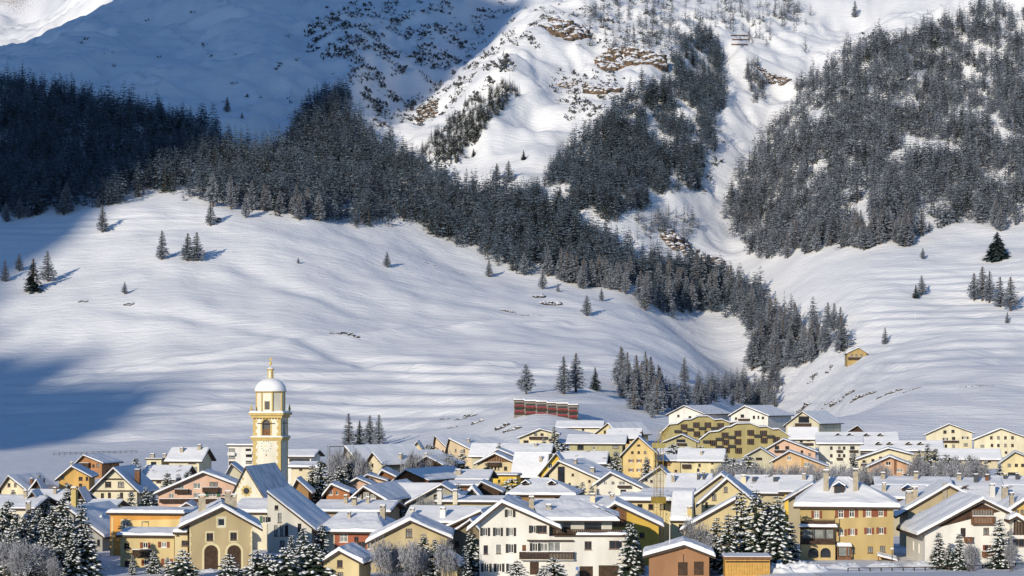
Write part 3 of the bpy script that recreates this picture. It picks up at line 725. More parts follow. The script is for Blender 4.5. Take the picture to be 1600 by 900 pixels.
for px, D, top, w_, g, lab in [
  *[(p, 288 + (i % 3) * 4, 838 + (i * 7) % 17, 34, 'frosted bushes before the ochre house', 'frosted leafless bush before the big ochre house') for i, p in enumerate((592, 608, 624, 640, 655, 690, 700))],
  *[(p, 300 + (i % 2) * 5, 805 + (i * 9) % 20, 30, 'frosted bushes left of the big firs', 'frosted leafless bush between the cream house and the firs') for i, p in enumerate((1083, 1096, 1106))],
  *[(1122 + i * 11.5, 470 + (i * 37) % 60, 719 + (i * 5) % 12, 24, 'frosted shrub belt across the right village', 'frosted shrub in the long belt across the right village') for i in range(24)],
  *[(635 + i * 10, 500 + (i * 29) % 40, 703 + (i * 7) % 14, 24, 'frosted trees in mid village', 'frosted leafless tree in the mid village clump') for i in range(8)],
  *[(522 + i * 8, 490 + (i * 17) % 40, 694 + (i * 11) % 20, 22, 'frosted trees by the goal frame', 'frosted leafless tree right of the church tower') for i in range(6)],
  *[(1430 + i * 13, 560 + (i * 31) % 60, 708 + (i * 7) % 16, 26, 'frosted trees in the park', 'frosted leafless tree in the right hand park grove') for i in range(9)],
  *[(p, 400, 772 + (i * 5) % 9, 22, 'frosted bushes under the grey gable', 'frosted leafless bush under the grey gable') for i, p in enumerate((655, 668, 681))],
  *[(p, 470, 752 + (i * 5) % 9, 20, 'frosted bushes behind the hip roof', 'frosted leafless bush beside the hipped snowy roof') for i, p in enumerate((755, 768, 780))],
  *[(p, 287, 846 + (i * 5) % 9, 20, 'frosted bushes at the white chalet', 'frosted leafless bush before the white chalet wall') for i, p in enumerate((1512, 1522, 1580))],
 ]:
    bush(px, D, top, w_, lab, g)
# ---------------------------------------------------------------- buildings
def mesh_window(w, h, frame, mull, rec):
    key = ('win', round(w, 1), round(h, 1), frame.name, mull, rec)
    if key in MATS: return MATS[key]
    mb = MB(); b = min(.11, w * .12); a, c = w / 2 + .01, h / 2 + .01; y0, y1 = rec - .05, rec + .04
    mb.box(-a, a, y0, y1, c - b, c); mb.box(-a, a, y0, y1, -c, -c + b)
    mb.box(-a, -a + b, y0, y1, -c + b, c - b); mb.box(a - b, a, y0, y1, -c + b, c - b)
    if mull and w > .5: mb.box(-b * .45, b * .45, y0 + .01, y1, -c + b, c - b)
    if mull == 2 and h > 1.0: mb.box(-a + b, a - b, y0 + .012, y1 - .01, c * .28, c * .28 + b * .7)
    mb.box(-a - .08, a + .08, -.10, rec, -c - .09, -c - .005)
    p = MB(); p.box(-a, a, rec + .02, rec + .10, -c, c)
    r = (mb.mesh('window', [frame]), p.mesh('pane', [GLASS]), p.mesh('pane', [CURT]))
    MATS[key] = r
    return r
def mesh_shutter(w, h, mat):
    key = ('shut', round(w, 1), round(h, 1), mat.name)
    if key in MATS: return MATS[key]
    mb = MB(); mb.box(-w/2, w/2, -.06, -.004, -h/2, h/2)
    mb.box(-w/2 + .06, w/2 - .06, -.08, -.06, h/2 - .16, h/2 - .06); mb.box(-w/2 + .06, w/2 - .06, -.08, -.06, -h/2 + .06, -h/2 + .16)
    MATS[key] = mb.mesh('shutter', [mat]); return MATS[key]

def clip(poly, a, b, c):
    """keep a*s+b*z<=c"""
    out = []
    for i in range(len(poly)):
        p, q = poly[i], poly[(i + 1) % len(poly)]
        fp, fq = a * p[0] + b * p[1] - c, a * q[0] + b * q[1] - c
        if fp <= 0: out.append(p)
        if fp * fq < 0:
            t = fp / (fp - fq); out.append((p[0] + (q[0] - p[0]) * t, p[1] + (q[1] - p[1]) * t))
    return out
def facade(mb, poly, holes, P, rec=.16, m=0):
    """convex outline with rectangular (or arched) openings; P(s, inward, z) -> local point"""
    S = sorted(set([p[0] for p in poly] + [v for h in holes for v in (h[0], h[1])])); Zs = sorted(set([p[1] for p in poly] + [v for h in holes for v in (h[2], h[3])]))
    hp = []
    for i in range(len(poly)):
        (x0, y0), (x1, y1) = poly[i], poly[(i + 1) % len(poly)]; a, b = y1 - y0, -(x1 - x0); hp.append((a, b, a * x0 + b * y0))
    for s0, s1 in zip(S[:-1], S[1:]):
        if s1 - s0 < 1e-5: continue
        for z0, z1 in zip(Zs[:-1], Zs[1:]):
            if z1 - z0 < 1e-5: continue
            cs, cz = (s0 + s1) / 2, (z0 + z1) / 2
            if any(h[0] < cs < h[1] and h[2] < cz < h[3] for h in holes): continue
            pg = [(s0, z0), (s1, z0), (s1, z1), (s0, z1)]
            for a, b, c in hp:
                pg = clip(pg, a, b, c + 1e-6)
                if len(pg) < 3: break
            if len(pg) >= 3: mb.poly([P(s, 0, z) for s, z in pg], m)
    for h in holes:
        s0, s1, z0, z1 = h[:4]; d = rec + .1
        mb.poly([P(s0, 0, z0), P(s0, d, z0), P(s0, d, z1), P(s0, 0, z1)], m); mb.poly([P(s1, 0, z0), P(s1, 0, z1), P(s1, d, z1), P(s1, d, z0)], m)
        mb.poly([P(s0, 0, z1), P(s0, d, z1), P(s1, d, z1), P(s1, 0, z1)], m); mb.poly([P(s0, 0, z0), P(s1, 0, z0), P(s1, d, z0), P(s0, d, z0)], m)
        if len(h) > 4 and h[4]:
            r = (s1 - s0) / 2; cx = (s0 + s1) / 2; zc = z1 - r; n = 8
            for sg in (-1, 1):
                prev = None
                for i in range(n + 1):
                    t = math.pi / 2 * i / n; pt = (cx + sg * r * math.cos(t), zc + r * math.sin(t))
                    if prev: mb.poly([P(*(prev[0], .003, prev[1])), P(pt[0], .003, pt[1]), P(cx + sg * r, .003, z1)], m); mb.poly([P(prev[0], .003, prev[1]), P(prev[0], d, prev[1]), P(pt[0], d, pt[1]), P(pt[0], .003, pt[1])], m)
                    prev = pt

def snow_patch(mb, q, T, f0=.5, ends=(1, 1), ridge=0, seed=0):
    """snow lying on a roof plane; q = eave a, eave b, ridge b, ridge a"""
    q = [Vector(p) for p in q]; R = random.Random(seed)
    lu = max((q[1] - q[0]).length, (q[2] - q[3]).length, .5); lv = max((q[3] - q[0]).length, (q[2] - q[1]).length, .5)
    nu = max(4, min(16, int(lu / .9) + 3)); nv = max(4, min(12, int(lv / .8) + 3))
    def par(n, L, e0, e1):
        t = [i / n for i in range(n + 1)]
        b = min(.25 / L, .2 / n * 2)
        if e0: t = sorted(set([0, b] + [x for x in t if x > b * 1.3]))
        if e1: t = sorted(set([x for x in t if x < 1 - b * 1.3] + [1 - b, 1]))
        return t
    tu = par(nu, lu, ends[0], ends[1]); tv = par(nv, lv, 1, ridge)
    k = len(mb.v); W = len(tu); ph = R.uniform(0, 9)
    for j, v in enumerate(tv):
        for i, u in enumerate(tu):
            p = (q[0] * (1-u) + q[1] * u) * (1-v) + (q[3] * (1-u) + q[2] * u) * v
            f = 1.0
            if v == 0: f = min(f, f0 * R.uniform(.55, 1.3))
            if (u == 0 and ends[0]) or (u == 1 and ends[1]): f = min(f, f0 * R.uniform(.4, .75))
            if v == 1 and ridge: f = min(f, f0)
            wv = .16 * math.sin(p.x * .9 + ph) * math.sin(p.y * .5 + ph) + .14 * math.sin(p.y * 1.1 + ph * 2) + R.uniform(-.1, .1)
            wv *= 1 if (v < 1 or ridge) else 0
            if not (ends[0] and ends[1]): wv *= 0 if u in (0, 1) else 1
            mb.v.append((p.x, p.y, p.z + T * f * (1 + wv)))
    H = len(tv)
    for j in range(H - 1):
        for i in range(W - 1):
            mb.f.append((k + j*W + i, k + j*W + i + 1, k + (j+1)*W + i + 1, k + (j+1)*W + i)); mb.m.append(0)
    rim = []
    def side(ids, pts):
        for (a, b), (pa, pb) in zip(zip(ids[:-1], ids[1:]), zip(pts[:-1], pts[1:])):
            mb.poly([pa, pb, mb.v[b], mb.v[a]])
    def bl(u, v): return tuple((q[0] * (1-u) + q[1] * u) * (1-v) + (q[3] * (1-u) + q[2] * u) * v)
    side([k + i for i in range(W)], [bl(u, 0) for u in tu])
    if ends[0]: side([k + j*W for j in range(H)], [bl(0, v) for v in tv])
    if ends[1]: side([k + j*W + W - 1 for j in range(H)], [bl(1, v) for v in tv])
    if ridge: side([k + (H-1)*W + i for i in range(W)], [bl(u, 1) for u in tu])

class House:
    def __init__(s, name, label, D, xl, xr, yaw=-8.0, depth=12.0, cat='house', z0=None, group=None):
        s.yaw = math.radians(yaw); s.e = Vector((math.cos(s.yaw), math.sin(s.yaw))); s.A = Vector((px2w(xl, D), D)); s.D = D; s.depth = depth
        s.z0 = 0.0; s.w = s.at(xr, 0)[0]
        n = Vector((-math.sin(s.yaw), math.cos(s.yaw)))
        cs = [s.A, s.A + s.e * s.w, s.A + n * depth, s.A + s.e * s.w + n * depth]
        s.z0 = min(tz(c.x, c.y) for c in cs) - .1 if z0 is None else z0
        s.root = empty(name, (s.A.x, s.A.y, s.z0), s.yaw); tag(s.root, label, cat, group)
        s.holes = {'F': [], 'R': [], 'L': []}; s.pend = []; s.roofo = None; s.seed = int(xl * 7 + D)
    def at(s, px, py, off=0.0):
        """local (along facade, height) of a photo pixel on the plane of the front wall, moved back by off"""
        n = Vector((-math.sin(s.yaw), math.cos(s.yaw))); A = s.A + n * off; k = (px - 800) / F
        t = (k * A.y - A.x) / (s.e.x - k * s.e.y); r = A.y + t * s.e.y
        return t, EYE + (HOR - py) * r / F - s.z0
    def windows(s, L, side='F'):
        for a in L:
            st = a[4] if len(a) > 4 else ''
            if side == 'F':
                x, z = s.at(a[0], a[1]); ww, hh = a[2] * s.D / F, a[3] * s.D / F
            else: x, z, ww, hh = a[0] * s.depth, a[1], a[2], a[3]
            s.holes[side].append((x - ww/2, x + ww/2, z - hh/2, z + hh/2, 'A' in st)); s.pend.append((side, x, z, ww, hh, st))
        return s
    def P(s, side):
        if side == 'F': return lambda t, d, z: (t, d, z)
        if side == 'R': return lambda t, d, z: (s.w - d, t, z)
        if side == 'L': return lambda t, d, z: (d, t, z)
    def body(s, wall, roof, eave, ridge, ov=(.8, .9), T=.42, thick=.36, snow=None, roofmat=None, mono=False, plinth=None):
        mb = MB(); w, d = s.w, s.depth; zb = -2.5; S = .5 * min(1, T / .42)
        o, g = ov; Q = []
        if roof == 'g':
            xr, zt = s.at(ridge[0], ridge[1]); zt -= S
            zl = s.at(0, eave[0])[1] if False else (EYE + (HOR - eave[0]) * s.A.y / F - s.z0 - S)
            yr = s.A.y + s.w * s.e.y; zr = EYE + (HOR - eave[1]) * yr / F - s.z0 - S
            xr = max(.01, min(w - .01, xr))
            kl = (zt - zl) / xr; kr = (zt - zr) / (w - xr)
            if xr <= .02: kl = 0
            if xr >= w - .02: kr = 0
            fp = [(0, zb), (w, zb), (w, zr), (xr, zt), (0, zl)]
            facade(mb, fp, s.holes['F'], s.P('F')); mb.poly([(x, d, z) for x, z in reversed(fp)])
            facade(mb, [(0, zb), (d, zb), (d, zr), (0, zr)], s.holes['R'], s.P('R')); facade(mb, [(0, zb), (d, zb), (d, zl), (0, zl)], s.holes['L'], s.P('L'))
            t = thick
            if xr > .02: Q.append(([(-o, -g, zl - kl*o + t), (-o, d + g, zl - kl*o + t), (xr, d + g, zt + t), (xr, -g, zt + t)], (1, 1)))
            if xr < w - .02: Q.append(([(w + o, d + g, zr - kr*o + t), (w + o, -g, zr - kr*o + t), (xr, -g, zt + t), (xr, d + g, zt + t)], (1, 1)))
            s.zroof = lambda x, y: (zt - kl * (xr - x) if x < xr else zt - kr * (x - xr)) + t
        elif roof == 's':
            ze = s.at(ridge[1] if False else 0, 0)[1] if False else None
            ym = s.A.y + s.w * .5 * s.e.y
            ze = EYE + (HOR - eave) * ym / F - s.z0 - S; dm = d * (1.0 if mono else .5)
            zt = EYE + (HOR - ridge) * (ym + dm) / F - s.z0 - S; k = (zt - ze) / dm; t = thick
            facade(mb, [(0, zb), (w, zb), (w, ze), (0, ze)], s.holes['F'], s.P('F'))
            zB = zt if mono else ze
            mb.poly([(0, d, zb), (0, d, zB), (w, d, zB), (w, d, zb)])
            sp = [(0, zb), (d, zb), (d, zB), (dm, zt), (0, ze)] if not mono else [(0, zb), (d, zb), (d, zt), (0, ze)]
            facade(mb, sp, s.holes['R'], s.P('R')); facade(mb, sp, s.holes['L'], s.P('L'))
            Q.append(([(-g, -o, ze - k*o + t), (w + g, -o, ze - k*o + t), (w + g, dm, zt + t), (-g, dm, zt + t)], (1, 1)))
            if not mono: Q.append(([(w + g, d + o, ze - k*o + t), (-g, d + o, ze - k*o + t), (-g, dm, zt + t), (w + g, dm, zt + t)], (1, 1)))
            s.zroof = lambda x, y: zt - k * abs(dm - y) + t
        elif roof == 'h':
            ym = s.A.y + s.w * .5 * s.e.y; ze = EYE + (HOR - eave) * ym / F - s.z0 - S; t = thick
            x0 = s.at(ridge[0], 0, d/2)[0]; x1 = s.at(ridge[1], 0, d/2)[0]; zt = EYE + (HOR - ridge[2]) * (ym + d/2) / F - s.z0 - S
            x0 = max(x0, .3); x1 = min(x1, w - .3); k = (zt - ze) / (d / 2)
            for nm, ln in (('F', w), ('R', d), ('L', d)): facade(mb, [(0, zb), (ln, zb), (ln, ze), (0, ze)], s.holes[nm], s.P(nm))
            mb.poly([(0, d, zb), (0, d, ze), (w, d, ze), (w, d, zb)])
            z_ = ze + t; a = (-o, -o, z_); b = (w + o, -o, z_); c = (w + o, d + o, z_); e = (-o, d + o, z_); r0 = (x0, d/2, zt + t); r1 = (x1, d/2, zt + t)
            Q += [([a, b, r1, r0], (0, 0)), ([b, c, r1, r1], (0, 0)), ([c, e, r0, r1], (0, 0)), ([e, a, r0, r0], (0, 0))]
            s.zroof = lambda x, y: ze + t + (zt - ze) * max(0, min((y + o) / (d/2 + o), 1, (x + o) / (x0 + o), (w + o - x) / (w + o - x1)))
        elif roof == 'f':
            ym = s.A.y + s.w * .5 * s.e.y; ze = EYE + (HOR - eave) * ym / F - s.z0 - S; t = thick
            for nm, ln in (('F', w), ('R', d), ('L', d)): facade(mb, [(0, zb), (ln, zb), (ln, ze), (0, ze)], s.holes[nm], s.P(nm))
            mb.poly([(0, d, zb), (0, d, ze), (w, d, ze), (w, d, zb)])
            Q.append(([(-o, -o, ze + t), (w + o, -o, ze + t), (w + o, d + o, ze + t), (-o, d + o, ze + t)], (1, 1)))
            s.zroof = lambda x, y: ze + t
        wall = wall if not isinstance(wall, tuple) else plaster(wall)
        s.wallo = mb.build('wall', wall, s.root)
        rb = MB(); sb = MB()
        for i, (q, ends) in enumerate(Q):
            q2 = [(x, y, z - thick) for x, y, z in q]
            rb.poly(q); rb.poly(list(reversed(q2)))
            for j in range(4):
                a, b = q[j], q[(j + 1) % 4]; a2, b2 = q2[j], q2[(j + 1) % 4]
                if (Vector(a) - Vector(b)).length > 1e-3: rb.poly([a2, b2, b, a])
            snow_patch(sb, [(x, y, z + .003) for x, y, z in q], T, ends=ends, ridge=1 if roof == 'f' or mono else 0, seed=s.seed + i)
        # rafter ends under the gable
        if roof in 'gs' and s.D < 420:
            pass
        s.roofo = rb.build('roof', roofmat or EAVE, s.root); sb.build('snow', snow or SNOW, s.roofo, smooth=False)
        s.finish()
        return s
    def finish(s):
        rz = {'F': 0.0, 'R': math.pi / 2, 'L': -math.pi / 2}
        for side, x, z, ww, hh, st in s.pend:
            loc = (x, 0, z) if side == 'F' else (s.w, x, z) if side == 'R' else (0, x, z)
            if 'X' in st:
                mb = MB(); mb.box(-ww/2 - .01, ww/2 + .01, .12, .2, -hh/2, hh/2)
                n = max(2, int(ww / .5))
                for i in range(1, n): mb.box(-ww/2 + ww * i / n - .02, -ww/2 + ww * i / n + .02, .105, .12, -hh/2, hh/2)
                o = mb.build('door', WOODM if 'm' in st else WOOD, s.root, loc, rz[side])
                h = MB(); h.box(ww * .3, ww * .3 + .08, .04, .105, -.1, .06); h.build('handle', METAL, o)
                continue
            fr = FRAMEB if 'b' in st else FRAMEW
            a, p1, p2 = mesh_window(ww, hh, fr, 0 if 'n' in st else (2 if 'k' in st else 1), .16)
            o = link('window', a, s.root, loc, rz[side]); link('pane', p2 if 'c' in st or rng.random() < .25 else p1, o)
            for ch, mt in (('R', SHUTR), ('D', SHUTD), ('G', SHUTG)):
                if ch in st:
                    m = mesh_shutter(ww * .52, hh, mt)
                    link('shutter', m, o, (-ww * .78, 0, 0)); link('shutter', m, o, (ww * .78, 0, 0))
            if 't' in st:      # pale painted surround
                mb = MB(); b = .22; a_, c_ = ww/2 + .012, hh/2 + .012
                mb.box(-a_ - b, a_ + b, -.03, -.003, c_, c_ + b * 1.4); mb.box(-a_ - b, -a_, -.03, -.003, -c_ - b, c_); mb.box(a_, a_ + b, -.03, -.003, -c_ - b, c_)
                mb.box(-a_, a_, -.04, -.011, -c_ - b - .1, -c_ - .1)
                mb.build('surround', plaster((.66, .58, .36)), o)
    def chimney(s, fx, fy, w=.7, h=1.6, mat=None, slim=False):
        x, y = fx * s.w, fy * s.depth; z = s.zroof(x, y); mb = MB()
        mb.box(x - w/2, x + w/2, y - w/2, y + w/2, z - .6, z + h); t = z + h
        for i in (-1, 1):
            for j in (-1, 1): mb.box(x + i*w*.4 - .06, x + i*w*.4 + .06, y + j*w*.4 - .06, y + j*w*.4 + .06, t, t + .28, 1)
        mb.box(x - w*.6, x + w*.6, y - w*.6, y + w*.6, t + .28, t + .38, 0); mb.box(x - w*.5, x + w*.5, y - w*.5, y + w*.5, t + .383, t + .55, 2)
        mb.build('chimney', [mat or STONE, METAL, SNOW], s.roofo); return s
    def dormer(s, fx, fy, w=1.3, h=1.1):
        x, y = fx * s.w, fy * s.depth; z = s.zroof(x, y); mb = MB(); L = 2.2
        mb.box(x - w/2, x + w/2, y, y + L, z - .3, z + h, 0); mb.box(x - w*.32, x + w*.32, y - .02, y, z + .35, z + h - .08, 1)
        g = .25; zt = z + h
        pr = [(x - w/2 - g, zt - .05), (x, zt + w * .4), (x + w/2 + g, zt - .05)]
        for (xa, za), (xb, zb) in zip(pr[:-1], pr[1:]):
            mb.poly([(xa, y - .3, za), (xb, y - .3, zb), (xb, y + L, zb), (xa, y + L, za)], 2)
            mb.poly([(xa, y - .32, za + .06), (xb, y - .32, zb + .06), (xb, y + L, zb + .35), (xa, y + L, za + .3)], 3)
            mb.poly([(xa, y - .32, za + .06), (xa, y - .32, za + .26), (xb, y - .32, zb + .3), (xb, y - .32, zb + .06)], 3)
            mb.poly([(xa, y - .32, za + .26), (xb, y - .32, zb + .3), (xb, y + L, zb + .36), (xa, y + L, za + .31)], 3)
        mb.build('dormer', [WOOD, GLASS, EAVE, SNOW], s.roofo); return s
    def balcony(s, pxl, pxr, pt, pb, mat=None, proj=1.3, snow=True, white=False):
        x0, z1 = s.at(pxl, pt); x1, z0 = s.at(pxr, pb); mat = mat or WOOD
        mb = MB(); mb.box(x0, x1, -proj, -.003, z0 - .14, z0)
        o = mb.build('balcony', plaster((.66, .62, .54)) if white else mat, s.root)
        r = MB(); n = max(3, int((x1 - x0) / .22)) if s.D < 330 else 0
        if n:
            for i in range(n):
                a = x0 + (x1 - x0) * i / n; r.box(a, a + (x1 - x0) / n * .8, -proj, -proj + .05, z0 + .12, z1 - .06)
        else: r.box(x0, x1, -proj, -proj + .05, z0 + .1, z1 - .06)
        r.box(x0 - .02, x1 + .02, -proj - .04, -proj + .09, z1 - .06, z1); r.box(x0, x0 + .06, -proj + .09, -.003, z0 + .1, z1); r.box(x1 - .06, x1, -proj + .09, -.003, z0 + .1, z1)
        r.box(x0 - .02, x1 + .02, -proj - .03, -proj + .08, z0 + .002, z0 + .1)
        r.build('railing', mat, o)
        if snow:
            k = MB(); k.box(x0, x1, -proj - .05, -proj + .1, z1 + .003, z1 + .1); k.build('snow', SNOW, o)
        return s
    def panel(s, name, pts, mat, proud=.04, lip=0.0):
        """flat cladding on the front wall, outline in photo pixels"""
        q = [s.at(a, b) for a, b in pts]; mb = MB()
        mb.poly([(x, -proud, z) for x, z in q])
        for i in range(len(q)):
            (x0, z0), (x1, z1) = q[i], q[(i + 1) % len(q)]; mb.poly([(x0, -.003, z0), (x1, -.003, z1), (x1, -proud, z1), (x0, -proud, z0)])
        return mb.build(name, mat if not isinstance(mat, tuple) else plaster(mat), s.root)
    def boards(s, poly, mat, n=14, proud=.05):
        """vertical planks on a convex part of the front wall, each a part of its own"""
        q = [s.at(a, b) for a, b in poly]; x0 = min(p[0] for p in q); x1 = max(p[0] for p in q)
        hp = []
        area = sum(q[i][0] * q[(i+1) % len(q)][1] - q[(i+1) % len(q)][0] * q[i][1] for i in range(len(q)))
        if area < 0: q = q[::-1]
        for i in range(len(q)):
            (a0, b0), (a1, b1) = q[i], q[(i + 1) % len(q)]; a, b = b1 - b0, -(a1 - a0); hp.append((a, b, a * a0 + b * b0))
        for i in range(n):
            a0 = x0 + (x1 - x0) * i / n; a1 = x0 + (x1 - x0) * (i + .9) / n
            pg = [(a0, -9), (a1, -9), (a1, 60), (a0, 60)]
            for a, b, c in hp:
                pg = clip(pg, a, b, c)
                if len(pg) < 3: break
            if len(pg) < 3: continue
            mb = MB(); pr = proud + (i % 3) * .008
            mb.poly([(x, -pr, z) for x, z in pg])
            for k in range(len(pg)):
                (c0, d0), (c1, d1) = pg[k], pg[(k + 1) % len(pg)]; mb.poly([(c0, -.003, d0), (c1, -.003, d1), (c1, -pr, d1), (c0, -pr, d0)])
            mb.build('plank', mat, s.root)

def rows(xs, ys, w, h, st=''): return [(x, y, w, h, st) for y in ys for x in xs]
YEL = (.62, .46, .19); CREAM = (.70, .61, .42); WHITE = (.76, .73, .66); OCH = (.46, .36, .19); PINK = (.68, .46, .33); ORA = (.66, .32, .08); BYEL = (.78, .53, .09)
OLIVE = (.40, .36, .17); PEACH = (.60, .41, .23); GREY = (.55, .52, .45); BEIGE = (.50, .43, .29); BROWN = (.31, .165, .085); PALE = (.66, .60, .46)

# ---- front row
h = House('apartment_house', 'orange flat roofed house behind the yellow shuttered house', 330, 172, 285, depth=9)
h.windows([(196,820,11,12,'t'), (227,821,8,8,'t'), (243,822,6,5,'')]).body(ORA, 'f', 800, 0, ov=(.5, .5), T=.55)
h.panel('painted_panel', [(174,808), (177,808), (177,893), (174,893)], (.72, .55, .26)); h.panel('painted_panel', [(201,813), (283,811), (283,832), (201,832)], (.74, .55, .24), .03)
h = House('village_house', 'yellow house with red shutters and a dark balcony at lower left', 308, 188, 272, depth=9)
h.windows([(227,852,8,9,'R'), (256,851,9,9,'R'), (229,879,8,10,'R'), (261,878,9,10,'R'), (198,853,9,9,'b'), (199,881,9,9,'b')]).body((.60, .47, .24), 's', 834, 826, ov=(.7, .5), T=.4)
h.balcony(211, 241, 858, 868)
h = House('village_house', 'narrow cream wing with one dark window between yellow house and arched house', 304, 273, 293, depth=8)
h.windows([(290,849,13,9,'b'), (278,835,4,5,'b')]).body((.64, .53, .3), 's', 828, 814, ov=(.7, .1), T=.4)
h = House('village_house', 'ochre gabled house with two arched doorways and pale corner stones', 303, 296, 394, depth=15, yaw=9)
h.windows([(346,816,11,12,'tn'), (328,839,10,12,'tb'), (365,838,10,12,'tb'), (330,871,21,38,'AX'), (366,871,21,38,'AX')]).body((.44, .35, .20), 'g', (814,816), (347,790), ov=(1.6, .9), T=.45)
h.chimney(.2, .25, 1.1, 2.6); h.chimney(.62, .45, .9, 2.2); h.chimney(.72, .45, .9, 2.2)
for i in range(9):
    for sx in (296, 394):
        a = 3.4 if i % 2 else 2.2
        x0, x1 = (sx, sx + a) if sx == 296 else (sx - a, sx)
        yy = 826 + i * 7
        h.panel('corner_stone', [(x0, yy + 6.3), (x1, yy + 6.3), (x1, yy), (x0, yy)], (.66, .57, .34), .05)
for ax in (330, 366):
    mb = MB(); r0, r1 = 1.05, 1.4; cx, cz = h.at(ax, 862.2); n = 14
    pts = [(math.cos(math.pi * i / n), math.sin(math.pi * i / n)) for i in range(n + 1)]
    zb_ = h.at(ax, 890)[1]
    ring = [(-1, (zb_ - cz))] + [None] * 0
    for (c0, s0), (c1, s1) in zip(pts[:-1], pts[1:]):
        mb.poly([(cx + c0*r0, -.04, cz + s0*r0), (cx + c0*r1, -.04, cz + s0*r1), (cx + c1*r1, -.04, cz + s1*r1), (cx + c1*r0, -.04, cz + s1*r0)])
        mb.poly([(cx + c0*r1, -.04, cz + s0*r1), (cx + c0*r1, -.003, cz + s0*r1), (cx + c1*r1, -.003, cz + s1*r1), (cx + c1*r1, -.04, cz + s1*r1)])
    for sg in (-1, 1): mb.box(cx + min(sg*r0, sg*r1), cx + max(sg*r0, sg*r1), -.04, -.003, zb_, cz - .005)
    mb.build('arch_surround', plaster((.66, .57, .34)), h.root)
h = House('parish_hall', 'pale grey hall with steep single pitch roof and narrow windows', 338, 418, 487, depth=16)
h.windows([(432,793,6,7,'bn'), (437,809,6,15,'bn'), (431,829,5.5,17,'bn'), (440,829,5.5,17,'bn'), (447.5,829,5.5,17,'bn'), (468,826,6,16,'bn'), (441,849,8,9,'bn'), (420.5,812,6,9,'n')]).body((.60, .57, .49), 'g', (768,822), (418,768), ov=(.9, .5), T=.3)
h = House('village_house', 'low building with flat snowy roof between arched house and church', 350, 364, 417, depth=12)
h.windows([(414,812,8,11,'G'), (385,812,8,10,'b')]).body(PALE, 's', 798, 781, ov=(.5, .3), T=.5)
h = House('village_house', 'red and cream house under a broad hipped snow roof', 338, 508, 590, depth=15)
h.windows([(537,841,13,12,'k'), (565,852,13,11,'b'), (578,852,8,12,''), (557,843,7,9,'b')]).body((.36, .12, .07), 'h', 829, (530,588,803), ov=(1.2, .5), T=.5)
h.panel('painted_panel', [(508,893), (523,893), (523,832), (508,832)], CREAM); h.panel('painted_panel', [(555,893), (580,893), (580,862), (555,862)], (.5, .3, .12))
h.chimney(.35, .3, .5, 1.1); h.chimney(.93, .5, .9, 2.2)
h = House('village_house', 'big plain ochre gabled house with one small window', 312, 580, 699, depth=14, yaw=1)
h.windows([(639,833,10,14,'bk'), (610,872,10,12,'b'), (655,874,10,12,'b')]).body((.52, .42, .24), 'g', (842,836), (641,811), ov=(.9, .8), T=.5)
h = House('garden_house', 'little yellow gabled house under a thick snow roof', 288, 505, 561, depth=8)
h.windows([(531,881,9,12,'b'), (532,899,9,10,'b')]).body((.60, .49, .27), 'g', (875,874), (531,858), ov=(.8, .8), T=.55)
h = House('barn', 'dark barn with dark wall left of the white house', 335, 702, 760, depth=14)
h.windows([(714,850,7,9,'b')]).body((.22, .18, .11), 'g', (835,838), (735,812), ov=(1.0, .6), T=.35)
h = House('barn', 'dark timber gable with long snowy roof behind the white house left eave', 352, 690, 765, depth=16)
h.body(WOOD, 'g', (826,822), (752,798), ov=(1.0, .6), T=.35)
h = House('shed', 'small yellow shed under snow right of the ochre house', 290, 690, 714, depth=6)
h.body((.55, .44, .22), 'g', (870,880), (692,866), ov=(.5, .5), T=.45)

# white house with shuttered windows
h = House('apartment_house', 'big white house with dark shutters, long balcony and garages', 300, 749, 858, depth=15, yaw=-3)
SH = 'D'
h.windows([(797,802,8,12,SH), *rows((758,778,798.5), (831,), 7.5, 13, SH), (834,827,7,12,SH), (848,827,13,12,'b'),
           (759,859,7,14,'bn'), (779,858,7,14,'bn'), (798.5,857,8,14,SH), (836,855,8,13,SH), (850,855,12,13,'c'), (819,859,6,15,'Xm'),
           *rows((760,780,799), (887,), 8, 13, SH), (835,888,14,20,'X')]).body(WHITE, 'g', (812,815), (785,783), ov=(1.9, 1.5), T=.5)
h.chimney(.72, .45, .75, 1.9); h.chimney(.98, .3, .8, 2.0)
w_ = h.w
mb = MB()
x1 = h.at(977, 0)[0]; zT = h.at(930, 838)[1]; zB = -2.5
P = lambda t, d, z: (t, d - .35, z)
hs = []
for (a, b, ww, hh, st) in [(866,854,20,15,'c'), (919,852,11,13,'b'), (962,851,20,13,'b'), (916,893,21,17,'X'), (951,892,31,18,'X')]:
    x, z = h.at(a, b); ww, hh = ww * 300 / F, hh * 300 / F; hs.append((x - ww/2, x + ww/2, z - hh/2, z + hh/2, 0)); h.pend = []
    if 'X' in st:
        q = MB(); q.box(-ww/2 - .01, ww/2 + .01, .12, .2, -hh/2, hh/2)
        for i in range(1, 5): q.box(-ww/2, ww/2, .105, .12, -hh/2 + hh * i / 5 - .03, -hh/2 + hh * i / 5)
        o = q.build('garage_door', WOOD, h.root, (x, -.35, z)); q = MB(); q.box(-.1, .1, .06, .105, -.3, -.22); q.build('handle', METAL, o)
    else:
        a_, p1, p2 = mesh_window(ww, hh, FRAMEB if 'b' in st else FRAMEW, 1, .16); o = link('window', a_, h.root, (x, -.35, z)); link('pane', p2 if 'c' in st else p1, o)
facade(mb, [(w_ + .01, zB), (x1, zB), (x1, zT), (w_ + .01, zT)], hs, P)
